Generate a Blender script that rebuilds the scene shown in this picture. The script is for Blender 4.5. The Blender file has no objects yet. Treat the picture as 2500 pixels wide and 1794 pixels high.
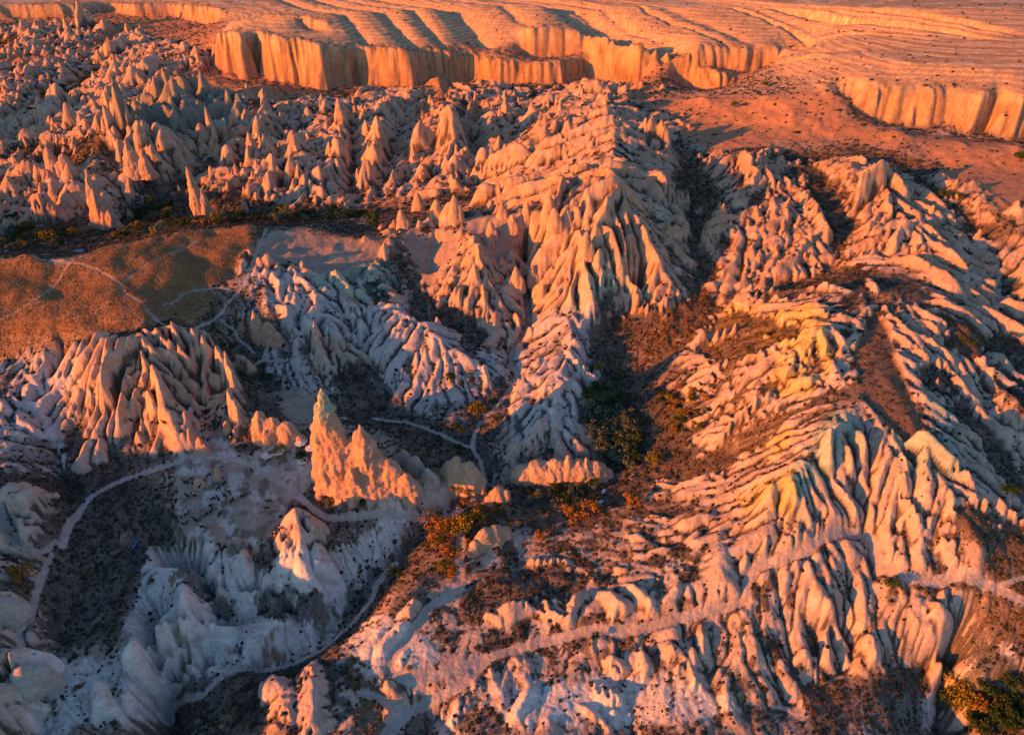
import bpy, bmesh, math, random
import numpy as np
from mathutils import Vector, Matrix

# ------------------------------------------------------------------ camera, sky, sun, exposure
SW, SH, FPX = 2500.0, 1794.0, 1689.0          # photograph size, focal length in its pixels
CAMZ, PITCH = 180.0, math.radians(32)
SUN_AZ, SUN_EL = math.radians(63), math.radians(9.2)   # azimuth measured from straight behind the camera towards the left
SC = bpy.context.scene
COL = SC.collection
cam_d = bpy.data.cameras.new('camera'); cam = bpy.data.objects.new('camera', cam_d); COL.objects.link(cam)
cam.location = (0, 0, CAMZ); cam.rotation_euler = (math.pi/2 - PITCH, 0, 0)
cam_d.sensor_width = 36; cam_d.lens = 36*FPX/SW; cam_d.clip_end = 30000; cam_d.clip_start = 1
SC.camera = cam
SDIR = Vector((math.sin(SUN_AZ)*math.cos(SUN_EL), math.cos(SUN_AZ)*math.cos(SUN_EL), -math.sin(SUN_EL)))
world = bpy.data.worlds.new('World'); SC.world = world; world.use_nodes = True
wn = world.node_tree; bg = wn.nodes['Background']
sky = wn.nodes.new('ShaderNodeTexSky'); sky.sky_type = 'NISHITA'; sky.sun_disc = False
sky.sun_elevation = SUN_EL
sky.sun_rotation = math.atan2(-SDIR.x, -SDIR.y)
sky.altitude = 1100; sky.dust_density = 0.6; sky.ozone_density = 2.2
wn.links.new(sky.outputs[0], bg.inputs[0]); bg.inputs[1].default_value = 0.113
sun_d = bpy.data.lights.new('sun', 'SUN'); sun = bpy.data.objects.new('sun', sun_d); COL.objects.link(sun)
sun.rotation_euler = SDIR.to_track_quat('-Z', 'Y').to_euler()
sun_d.energy = 5.4; sun_d.angle = math.radians(0.6); sun_d.color = (1.0, 0.25, 0.006)
SC.view_settings.view_transform = 'Standard'; SC.view_settings.look = 'None'
SC.view_settings.exposure = 1.08; SC.view_settings.gamma = 1
SC.cycles.max_bounces = 5; SC.cycles.diffuse_bounces = 3

# ------------------------------------------------------------------ helpers
CP, SP = math.cos(PITCH), math.sin(PITCH)
rng = np.random.default_rng(7)
random.seed(7)
def raydir(px, py):
    xc = (px-SW/2)/FPX; yc = (SH/2-py)/FPX
    return xc, CP+yc*SP, -SP+yc*CP
def at(px, py, z):
    dx, dy, dz = raydir(px, py); t = (z-CAMZ)/dz
    return dx*t, dy*t

_perm = rng.permutation(4096)
_gr = rng.uniform(0, 2*np.pi, 4096); _gx, _gy = np.cos(_gr), np.sin(_gr)
def noise(x, y, seed=0):
    xi = np.floor(x).astype(np.int64); yi = np.floor(y).astype(np.int64)
    xf = x-xi; yf = y-yi
    def g(a, b, fx, fy):
        h = _perm[(_perm[(a+seed*131) & 4095]+b) & 4095]
        return _gx[h]*fx+_gy[h]*fy
    u = xf*xf*xf*(xf*(xf*6-15)+10); v = yf*yf*yf*(yf*(yf*6-15)+10)
    n0 = g(xi, yi, xf, yf)*(1-u)+g(xi+1, yi, xf-1, yf)*u
    n1 = g(xi, yi+1, xf, yf-1)*(1-u)+g(xi+1, yi+1, xf-1, yf-1)*u
    return (n0*(1-v)+n1*v)*1.5
def fbm(x, y, s, o=4, seed=0):
    r = 0; a = 1; f = 1/s
    for k in range(o):
        r = r+a*noise(x*f, y*f, seed+k); a *= .5; f *= 2.03
    return r
def sstep(a, b, x):
    t = np.clip((x-a)/(b-a), 0, 1); return t*t*(3-2*t)

# ------------------------------------------------------------------ terrain grid: cells grow with distance
CY = 115.0; UH = 0.68; Y0, Y1 = 62.0, 1400.0
NC, NR = 1000, 1110
uu = np.linspace(-UH, UH, NC)
lv = np.linspace(math.log(Y0+CY), math.log(Y1+CY), NR)
yy = np.exp(lv)-CY
X = uu[None, :]*(yy[:, None]+CY); Y = np.repeat(yy[:, None], NC, 1)
K = 3
nc, nr = NC//K+1, NR//K+1
def ij(x, y):
    j = (np.asarray(x)/(np.asarray(y)+CY)+UH)/(2*UH)
    i = (np.log(np.maximum(np.asarray(y)+CY, 1))-lv[0])/(lv[-1]-lv[0])
    return i, j
def sample(f, x, y):
    i, j = ij(x, y); i = np.clip(i*(f.shape[0]-1), 0, f.shape[0]-1.001); j = np.clip(j*(f.shape[1]-1), 0, f.shape[1]-1.001)
    a = i.astype(int); b = j.astype(int); p = i-a; q = j-b
    return (f[a, b]*(1-q)+f[a, b+1]*q)*(1-p)+(f[a+1, b]*(1-q)+f[a+1, b+1]*q)*p
def hit(px, py, f):
    dx, dy, dz = raydir(px, py); t = np.arange(110, 1700, .5)
    x, y, z = dx*t, dy*t, CAMZ+dz*t
    h = sample(f, x, y); k = np.argmax(z < h)
    if k == 0: k = len(t)-1
    return float(x[k]), float(y[k]), float(h[k])
def blur(f, n=1):
    for _ in range(n):
        g = np.pad(f, 1, mode='edge')
        f = (g[1:-1, :-2]+2*g[1:-1, 1:-1]+g[1:-1, 2:])/4
        g = np.pad(f, 1, mode='edge')
        f = (g[:-2, 1:-1]+2*g[1:-1, 1:-1]+g[2:, 1:-1])/4
    return f
# unseen hills past the left edge, placed and sized to shade the view: (x, y, height, size x, size y)
SHADE_HILLS = [(-262, 112, 34, 50, 42), (-640, 520, 70, 130, 130), (-560, 330, 30, 100, 80)]
# ------------------------------------------------------------------ ridge and valley lines: (x, y in the photograph, height)
LINES = [
 # valleys
 [(1282,640,24),(1282,693,20),(1293,807,14),(1241,874,10),(1267,918,8),(1223,978,5),(1167,1037,2),(1152,1092,0),(1174,1130,-2),(1193,1178,-4),(1163,1205,-5),(1067,1260,-6),(1010,1320,-9),(967,1375,-12),(919,1431,-15),(852,1505,-18),(780,1570,-20),(685,1624,-22),(555,1640,-24),(480,1670,-27),(407,1709,-29),(426,1768,-31),(430,1900,-33)],
 [(560,880,20),(640,930,16),(720,990,12),(830,1005,7),(904,1022,3),(1023,1037,2),(1097,1070,1),(1152,1092,0)],
 [(470,800,30),(560,800,26),(590,850,23),(600,904,18),(640,930,16)],
 [(960,690,27),(1015,778,21),(1100,800,17),(1200,837,13),(1241,874,10)],
 [(860,850,15),(900,905,12),(941,940,9),(1000,1010,4),(1097,1070,1)],
 [(1560,720,25),(1500,790,20),(1450,850,15),(1430,900,11),(1440,960,6),(1485,1000,3)],
 [(1760,700,30),(1745,759,26),(1734,859,20),(1660,880,17),(1600,905,12),(1534,940,8),(1485,1000,3),(1480,1081,-1),(1500,1140,-4),(1380,1210,-6),(1280,1215,-6),(1193,1200,-5)],
 [(-260,600,10),(0,578,14),(111,572,15),(250,560,16),(420,540,18),(600,530,20),(830,526,22),(980,505,27),(1080,480,32)],
 [(-200,350,22),(0,322,26),(111,259,31),(160,226,34),(207,207,38),(300,150,52)],
 [(1560,300,62),(1640,370,57),(1700,440,51),(1690,520,45),(1680,600,38),(1700,680,32),(1745,759,26)],
 [(2097,352,66),(2215,407,61),(2282,456,57),(2297,493,55),(2356,533,52),(2400,578,48),(2364,637,43),(2449,722,36),(2520,790,32)],
 [(1897,359,63),(1975,420,58),(2040,500,52),(2070,590,44),(2030,665,37),(1900,720,31),(1800,735,29),(1745,759,26)],
 [(2250,840,40),(2290,900,36),(2350,945,31),(2430,1050,23),(2500,1130,18),(2620,1250,12)],
 [(2040,1170,24),(2078,1224,18),(2104,1290,12),(2125,1370,7),(2134,1431,3),(2134,1550,-3),(2156,1583,-6),(2215,1631,-12),(2290,1650,-20),(2286,1800,-28),(2280,1900,-30)],
 [(1838,1468,4),(1882,1490,1),(1941,1527,-3),(2030,1550,-6),(2078,1575,-8),(2070,1624,-11),(2000,1670,-12),(1900,1720,-13)],
 [(2620,1560,2),(2400,1640,-7),(2345,1625,-10),(2290,1655,-17)],
 [(2560,1720,-14),(2400,1750,-20),(2286,1800,-28)],
 [(160,860,26),(130,915,20),(133,970,16),(130,1081,10),(137,1118,8),(160,1192,4),(230,1300,0),(222,1379,-3),(148,1564,-6)],
 [(300,620,30),(0,610,28),(-200,620,28)],
 [(330,335,44),(426,330,42),(518,310,45),(560,330,42),(500,400,34),(430,470,24),(330,530,17)],
 [(620,250,60),(600,320,46),(520,420,32),(450,480,23)],
 # long hill on the left with the footpath
 [(-260,640,44),(0,632,44),(60,628,45),(185,634,46),(260,600,46),(480,557,48),(620,553,47),(740,554,44),(860,579,41),(930,594,40),(1010,558,42),(1110,545,45),(1200,530,49),(1280,515,54),(1400,480,60),(1500,452,66)],
 [(185,634,46),(300,690,43),(370,780,37),(410,800,35)],
 [(620,553,47),(600,620,43),(560,690,37),(530,770,31)],
 [(-200,790,36),(0,770,36),(120,780,36),(230,800,37),(300,815,37),(390,815,36)],
 [(-200,900,22),(0,880,24),(60,900,22),(100,860,29),(140,820,34)],
 [(259,835,36),(259,881,31),(218,963,22),(226,1020,13)],
 [(300,815,37),(345,870,33),(380,950,26),(400,1010,20),(440,1090,14)],
 [(390,812,36),(433,822,33),(481,850,30),(530,880,27),(570,940,22),(593,1000,17),(610,1050,12)],
 [(330,1050,12),(420,1110,9),(560,1110,9),(650,1120,9),(720,1120,9),(800,1160,8)],
 [(600,1040,14),(680,1060,13),(740,1090,12),(790,1110,12),(860,1180,9),(950,1190,6),(1060,1180,4),(1150,1180,1)],
 [(540,960,14),(500,1010,12),(520,1070,10)],
 [(250,1130,6),(400,1125,7),(560,1130,8),(640,1190,5),(750,1240,3),(850,1250,2)],
 [(560,1300,0),(640,1290,1),(720,1270,3),(740,1330,2),(760,1400,-3),(760,1480,-9)],
 [(380,1200,3),(420,1260,1),(500,1320,-1),(600,1370,-3)],
 # white basin, lower left
 [(350,1330,-1),(370,1400,-3),(393,1379,-3),(426,1379,-3),(478,1383,-3),(526,1387,-4),(533,1424,-5),(556,1413,-5),(600,1431,-5),(622,1416,-5),(646,1409,-5),(663,1446,-6),(689,1453,-7),(726,1446,-7),(763,1450,-8),(782,1431,-7)],
 [(393,1401,-4),(437,1427,-4),(455,1475,-5),(467,1509,-6),(419,1520,-6),(393,1535,-6),(356,1575,-7),(348,1609,-8),(322,1638,-8),(315,1687,-9),(296,1742,-10)],
 [(405,1392,-11),(440,1400,-13),(490,1408,-13),(515,1445,-14),(560,1460,-14),(600,1462,-14),(640,1455,-14),(680,1475,-14),(620,1500,-15),(590,1520,-17),(500,1575,-21),(450,1600,-24),(415,1640,-27),(407,1700,-29)],
 [(467,1509,-6),(520,1508,-9),(570,1530,-12)],[(430,1545,-9),(440,1570,-14)],[(390,1570,-9),(400,1600,-15)],[(350,1640,-10),(390,1680,-20)],
 [(763,1455,-8),(690,1510,-10),(640,1540,-11),(600,1580,-13),(500,1620,-17),(445,1650,-19)],
 [(700,1560,-16),(780,1520,-15)],
 [(290,1500,-4),(330,1560,-6),(300,1640,-8),(290,1740,-10),(260,1850,-12)],
 [(330,1560,-6),(370,1620,-14),(390,1700,-24)],
 [(60,1500,4),(40,1600,2),(80,1700,-2),(60,1790,-4)],
 [(-150,1290,14),(0,1220,14),(60,1190,15),(50,1280,9),(0,1380,10),(-60,1480,12),(-120,1600,12),(-150,1700,10)],
 [(100,1560,-2),(90,1640,-2),(110,1740,-8),(90,1850,-12)],
 [(700,1480,-14),(760,1560,-17),(650,1600,-19)],
 # centre masses
 [(930,594,40),(930,630,36),(920,680,31),(945,715,28),(956,760,25),(1010,800,24),(1060,815,24),(1075,852,20),(1163,893,13),(1245,897,10)],
 [(1015,805,24),(1010,860,19),(1020,930,11),(1030,975,6)],
 [(1060,830,23),(1090,900,14),(1095,960,8),(1105,1035,4)],
 [(700,600,41),(720,680,37),(760,720,34),(800,780,28),(840,830,22),(880,870,17)],
 [(640,720,35),(700,790,28),(760,850,21),(830,900,14)],
 [(1130,548,45),(1165,618,42),(1182,674,33),(1187,755,23),(1202,793,18),(1230,852,12)],
 [(1070,562,38),(1050,640,30),(1060,720,25)],
 [(1437,740,27),(1389,785,25),(1400,830,22),(1390,880,17),(1400,930,15),(1345,967,11),(1349,1000,9),(1323,1052,5)],
 [(1400,930,15),(1430,1000,7)],
 [(1345,967,11),(1250,1010,6),(1210,1030,4)],
 # the orange mountain and the ridges behind it
 [(1450,235,63),(1480,290,68),(1497,350,70),(1490,425,64),(1500,452,66),(1530,500,62),(1570,570,53),(1610,650,41),(1640,740,27)],
 [(1500,452,66),(1440,560,54),(1390,640,42),(1340,710,27)],
 [(1500,460,66),(1485,540,58),(1480,640,44),(1475,740,28)],
 [(1470,270,66),(1404,285,64),(1341,322,61),(1311,358,54),(1270,400,44)],
 [(1497,350,70),(1420,340,63),(1348,372,58),(1274,395,50),(1230,440,40),(1190,465,34)],
 [(1497,380,68),(1420,420,58),(1360,450,49),(1300,480,44)],
 [(1390,325,57),(1330,390,45),(1240,400,40)],
 [(1074,196,62),(1071,260,58),(1100,300,56),(1104,338,54),(1115,400,43),(1130,460,31)],
 [(1071,270,57),(1030,350,48),(971,420,36),(940,470,27)],
 [(1104,338,54),(1160,380,46),(1190,440,35)],
 [(950,230,58),(930,300,54),(922,344,50),(919,378,44),(900,437,34),(908,490,25)],
 [(800,250,57),(780,330,49),(722,400,38),(715,440,32),(722,490,24)],
 [(650,260,60),(630,330,50),(600,400,40),(560,470,28)],
 [(850,300,50),(850,400,36),(830,480,26)],
 [(1010,300,49),(1000,380,38),(990,460,28)],
 [(1200,230,57),(1200,320,52),(1190,400,41)],
 [(1219,370,47),(1230,430,35)],[(685,330,50),(672,400,42),(660,450,31)],[(778,300,53),(770,400,38)],[(837,274,56),(835,340,47),(830,400,40)],[(1323,293,63),(1345,360,52)],[(740,470,30),(735,500,24)],
 [(870,300,47),(860,400,32),(860,490,23)],[(740,260,55),(700,340,40),(690,420,28),(690,490,22)],[(1010,240,56),(985,320,43),(950,400,32),(935,485,24)],[(1170,250,56),(1140,330,42),(1165,400,33),(1150,470,29)],[(640,290,50),(600,380,36),(600,480,24)],[(1230,260,57),(1250,330,49),(1235,385,38)],[(1060,440,30),(1040,480,26)],
 # dark crag and the ridge below its left end
 [(281,281,60),(340,272,60),(407,259,60),(526,237,62),(593,241,62)],
 [(281,281,60),(252,333,53),(230,400,43),(237,459,33),(240,520,22)],
 [(333,350,50),(345,400,42),(370,450,30)],
 [(420,350,50),(450,400,40),(460,430,30)],
 [(150,350,42),(130,420,36),(90,500,26)],
 [(560,200,60),(400,215,58),(322,225,54),(259,250,48),(155,280,39),(60,330,33)],
 [(526,150,64),(370,160,60),(322,196,54),(200,260,42)],
 [(-200,160,46),(0,150,50),(141,137,54),(222,111,60),(322,83,68),(430,60,74)],
 [(-200,230,38),(0,215,42),(80,190,46),(180,170,50)],
 [(0,120,52),(-200,130,50)],
 [(-200,430,30),(0,420,34),(90,400,36),(150,430,33)],
 [(0,500,22),(60,520,20),(150,520,20)],
 # right side: slopes below the cliffs and ridges
 [(1770,400,60),(1850,415,59),(1900,460,55),(1920,530,49),(1960,605,43),(2020,650,38)],
 [(1850,415,59),(1800,470,53),(1770,550,46),(1750,625,38)],
 [(2060,410,63),(2130,470,58),(2200,540,54),(2260,610,49),(2290,665,44)],
 [(2130,470,58),(2120,530,53),(2140,605,46),(2150,640,42)],
 [(2350,440,62),(2420,510,58),(2500,570,54),(2600,610,52)],
 [(2450,600,48),(2500,660,44),(2600,700,42)],
 [(1760,720,32),(1900,712,38),(2000,705,44),(2150,708,46),(2230,712,46),(2290,760,44),(2360,810,41),(2420,900,36),(2500,1000,31)],
 [(2150,708,45),(2130,790,43),(2115,860,41),(2110,930,39),(2080,1010,36),(2040,1060,34),(1990,1110,30),(1930,1170,27),(1880,1210,22),(1830,1260,13)],
 [(2115,860,41),(2170,930,39),(2230,1040,34),(2260,1130,29),(2330,1230,23),(2400,1330,17)],
 [(2110,930,39),(2150,1050,34),(2180,1150,27),(2220,1260,18),(2270,1360,11),(2330,1420,7)],
 [(2040,1060,34),(2050,1130,27),(2080,1180,22)],
 [(2210,760,44),(2250,840,40)],
 [(2400,860,32),(2400,940,29),(2450,1000,24)],
 [(1880,1210,22),(1900,1290,15),(1940,1340,12),(1990,1420,8),(2040,1500,4)],
 [(1830,1260,13),(1770,1290,9),(1740,1370,6),(1690,1430,4),(1560,1470,0)],
 [(1650,1310,4),(1600,1360,2),(1560,1400,0)],
 [(2170,1440,5),(2240,1500,2),(2300,1570,-3),(2310,1620,-8)],
 [(2330,1420,8),(2400,1440,6),(2500,1470,5),(2620,1500,5)],
 [(1560,1470,0),(1450,1540,-4),(1330,1600,-8),(1200,1640,-9),(1050,1660,-9),(1000,1640,-8)],
 [(1560,1400,0),(1460,1430,-2),(1400,1480,-3),(1250,1500,-5),(1150,1500,-6)],
 [(1270,1380,-6),(1200,1330,-3),(1250,1300,-4),(1300,1370,-6)],
 [(960,1470,-5),(1000,1450,-4),(1040,1400,-5),(1130,1290,-5)],
 [(960,1470,-5),(900,1540,-8),(800,1620,-11),(720,1680,-11),(700,1790,-10),(690,1900,-10)],
 [(880,1480,-15),(860,1540,-17)],
 [(860,1720,-10),(900,1794,-10),(1000,1720,-12),(1100,1794,-15)],
 [(1500,1640,-9),(1540,1740,-12),(1560,1900,-15)],
 [(1720,1620,-7),(1760,1700,-9),(1800,1760,-11),(1800,1900,-13)],
 [(1900,1620,-8),(2000,1720,-11),(2100,1760,-13)],
 [(1500,1150,-4),(1600,1170,0),(1660,1130,4),(1780,1110,12),(1860,1100,20)],
 [(1560,1090,0),(1640,1060,5),(1780,1040,16)],
 [(1640,980,8),(1750,970,18),(1850,960,28)],
 [(1700,900,17),(1800,880,28),(1900,860,36),(2000,820,44)],
 # mesa
 [(560,52,100),(700,38,110),(1000,20,114),(1250,10,117),(1600,12,118),(1900,18,119),(2050,20,122),(2300,18,127),(2700,24,128)],
 [(1350,60,103),(1500,70,99),(1700,85,101),(1900,110,96),(2000,130,100),(2200,150,105),(2500,170,103),(2700,180,102)],
 [(-200,20,92),(100,4,92),(400,-4,98),(560,8,100)],
 [(1800,240,74),(1900,300,68),(2000,300,70),(2100,345,67)],
]
CLIFFS = [ # base line (x, y, z, height), depth in metres
 ([(530,160,62,32),(578,178,60,38),(607,193,58,40),(637,185,58,40),(678,200,57,40),(744,204,57,38),(796,218,56,37),(885,204,57,32),(971,212,56,33),(1011,216,55,33),(1052,200,57,29),(1108,204,56,27),(1145,193,57,22),(1200,205,56,21),(1252,203,57,19),(1289,202,58,17),(1367,206,57,20),(1430,185,60,19),(1480,195,59,24),(1511,204,59,26),(1545,218,58,27),(1589,212,59,25),(1660,215,60,22),(1740,225,62,16),(1790,207,68,8)], 8),
 ([(1275,140,74,26),(1293,141,74,28),(1348,141,74,27),(1400,133,77,22),(1437,127,80,16),(1497,131,83,14),(1545,134,86,13),(1630,146,84,14),(1700,158,80,16),(1780,170,76,18),(1845,183,72,19),(1941,183,72,13)], 6),
 ([(-150,46,78,16),(52,44,78,17),(185,41,79,16),(267,24,84,8),(333,41,79,16),(430,41,79,16),(493,56,76,20),(530,66,75,22)], 9),
 ([(640,52,101,7),(700,62,99,9),(760,74,97,10),(790,76,98,8)], 5),
 ([(2040,225,84,8),(2078,262,77,17),(2141,296,71,21),(2178,303,70,22),(2256,311,69,20),(2290,290,74,16),(2308,293,73,18),(2364,330,67,25),(2400,310,70,24),(2456,345,66,26),(2486,322,70,25),(2560,330,69,26),(2650,330,69,26)], 6),
 ([(285,322,45,13),(340,326,43,17),(400,322,43,17),(440,324,43,17),(520,303,45,16),(570,290,48,12)], 6),
]
pts = []
def addseg(a, b):
    n = max(2, int(math.dist(a[:2], b[:2])/1.0)+1)
    for k in range(n+1):
        s = k/n; pts.append((a[0]+(b[0]-a[0])*s, a[1]+(b[1]-a[1])*s, a[2]+(b[2]-a[2])*s))
for L in LINES:
    w = [(*at(*p), p[2]) for p in L]
    for a, b in zip(w, w[1:]): addseg(a, b)
cliff_base = []
for L, dep in CLIFFS:
    w = [(*at(p[0], p[1], p[2]), p[2]) for p in L]
    tp = []
    for k, (x, y, z) in enumerate(w):
        a = w[max(k-1, 0)]; b = w[min(k+1, len(w)-1)]
        tx, ty = b[0]-a[0], b[1]-a[1]; n = math.hypot(tx, ty)
        tp.append((x-ty/n*dep, y+tx/n*dep, z+L[k][3]))
    for a, b in zip(w, w[1:]): addseg(a, b)
    for a, b in zip(tp, tp[1:]): addseg(a, b)
    cliff_base.append((w, tp, L))
pts = np.array(pts)
def solve():
    f = None
    for lev in (12, 6, 3, 1):
        r, c = nr//lev+1, nc//lev+1
        i, j = ij(pts[:, 0], pts[:, 1])
        ii = np.rint(i*(r-1)).astype(int); jj = np.rint(j*(c-1)).astype(int)
        ok = (ii >= 0) & (ii < r) & (jj >= 0) & (jj < c)
        s = np.zeros((r, c)); n = np.zeros((r, c))
        np.add.at(s, (ii[ok], jj[ok]), pts[ok, 2]); np.add.at(n, (ii[ok], jj[ok]), 1)
        m = n > 0; v = np.where(m, s/np.maximum(n, 1), 0)
        if f is None: f = np.full((r, c), 20.0)
        else:
            gi = np.linspace(0, f.shape[0]-1.001, r); gj = np.linspace(0, f.shape[1]-1.001, c)
            a = gi.astype(int)[:, None]; b = gj.astype(int)[None, :]; p = gi[:, None]-a; q = gj[None, :]-b
            f = (f[a, b]*(1-q)+f[a, b+1]*q)*(1-p)+(f[a+1, b]*(1-q)+f[a+1, b+1]*q)*p
        f = np.where(m, v, f)
        for it in range(500 if lev > 1 else 350):
            g = np.pad(f, 1, mode='edge')
            f = np.where(m, v, (g[1:-1, :-2]+g[1:-1, 2:]+g[:-2, 1:-1]+g[2:, 1:-1])/4)
    return f
BASE = solve()
SMB = blur(BASE, 2)
BBIG = blur(BASE, 14)
ri = np.linspace(lv[0], lv[-1], BASE.shape[0]); cy_ = np.exp(ri)-CY
cX = np.linspace(-UH, UH, BASE.shape[1])[None, :]*(cy_[:, None]+CY); cYg = np.repeat(cy_[:, None], BASE.shape[1], 1)
def grad(f, x, y, e=3.0):
    return (sample(f, x+e, y)-sample(f, x-e, y))/(2*e), (sample(f, x, y+e)-sample(f, x, y-e))/(2*e)
def inpoly(poly, x, y):
    r = np.zeros(np.shape(x), bool); n = len(poly)
    for k in range(n):
        x1, y1 = poly[k]; x2, y2 = poly[(k+1) % n]
        c = ((y1 > y) != (y2 > y)) & (x < (x2-x1)*(y-y1)/((y2-y1) or 1e-9)+x1); r ^= c
    return r
def wpoly(p): return [hit(a, b, SMB)[:2] for a, b in p]
def mask(polys, soft=2):
    m = np.zeros(BASE.shape)
    for p in polys: m = np.maximum(m, inpoly(wpoly(p), cX, cYg).astype(float))
    return blur(m, soft)
# ------------------------------------------------------------------ rock lobes: cones and fins with sharp gullies between
WX = fbm(X, Y, 9.0, 3, 11)*1.5+fbm(X, Y, 2.6, 2, 16)*.2; WY = fbm(X, Y, 9.0, 3, 21)*1.5+fbm(X, Y, 2.6, 2, 26)*.2
sc_w = np.clip((Y+CY)/420, .55, 1.6)
XW = X+WX*sc_w; YW = Y+WY*sc_w
LOBE = np.zeros(X.shape)
def splat(cx, cy, dx, dy, L, Wd, A, kind, x0=0):
    R = max(L, Wd)*1.15+3
    iy0, iy1 = np.searchsorted(yy, [cy-R, cy+R])
    if iy0 >= iy1: return
    yn, yf = max(cy-R, 0)+CY, cy+R+CY
    ua, ub = min((cx-R)/yn, (cx-R)/yf), max((cx+R)/yn, (cx+R)/yf)
    j0, j1 = np.searchsorted(uu, [ua, ub])
    if j0 >= j1: return
    sl = (slice(iy0, iy1), slice(j0, j1))
    ax = XW[sl]-cx; ay = YW[sl]-cy
    s = (ax*dx+ay*dy)/L; t = (-ax*dy+ay*dx)/Wd
    if kind == 'cone':
        s = np.where(s < 0, s*1.25, s)
        r = np.sqrt(s*s+t*t+.012)
        v = A*np.clip(1-r, 0, 1)**.88
    elif kind == 'star':
        an = np.arctan2(t, s); nn = 5+int(x0) % 4
        r = np.hypot(s, t)*(1+.34*(1-np.abs(np.cos(an*nn/2+x0)))*np.clip(np.hypot(s, t)*2, 0, 1)+.12*np.abs(np.sin(an*nn+x0*2)))
        r = np.sqrt(r*r+.006)
        v = A*np.clip(1-r, 0, 1)**.93
    elif kind == 'dome':
        r2 = s*s+t*t
        v = A*np.sqrt(np.clip(1-r2, 0, 1))
    else:                       # fin: crest runs downslope, blunt nose
        u = np.clip((s+1)/2, 0, 1)
        w = .45+.75*u-.2*u*u
        prof = sstep(0, .45, u)*(1-.25*u)*(1-sstep(.80, 1.0, u))
        tt = np.abs(t)/w
        v = A*prof*np.clip(1-tt**(1.45 if cy < 260 else 1.15), 0, 1)**.95
        v = np.where((s < -1) | (s > 1), 0, v)
    LOBE[sl] = np.maximum(LOBE[sl], v)
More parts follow.
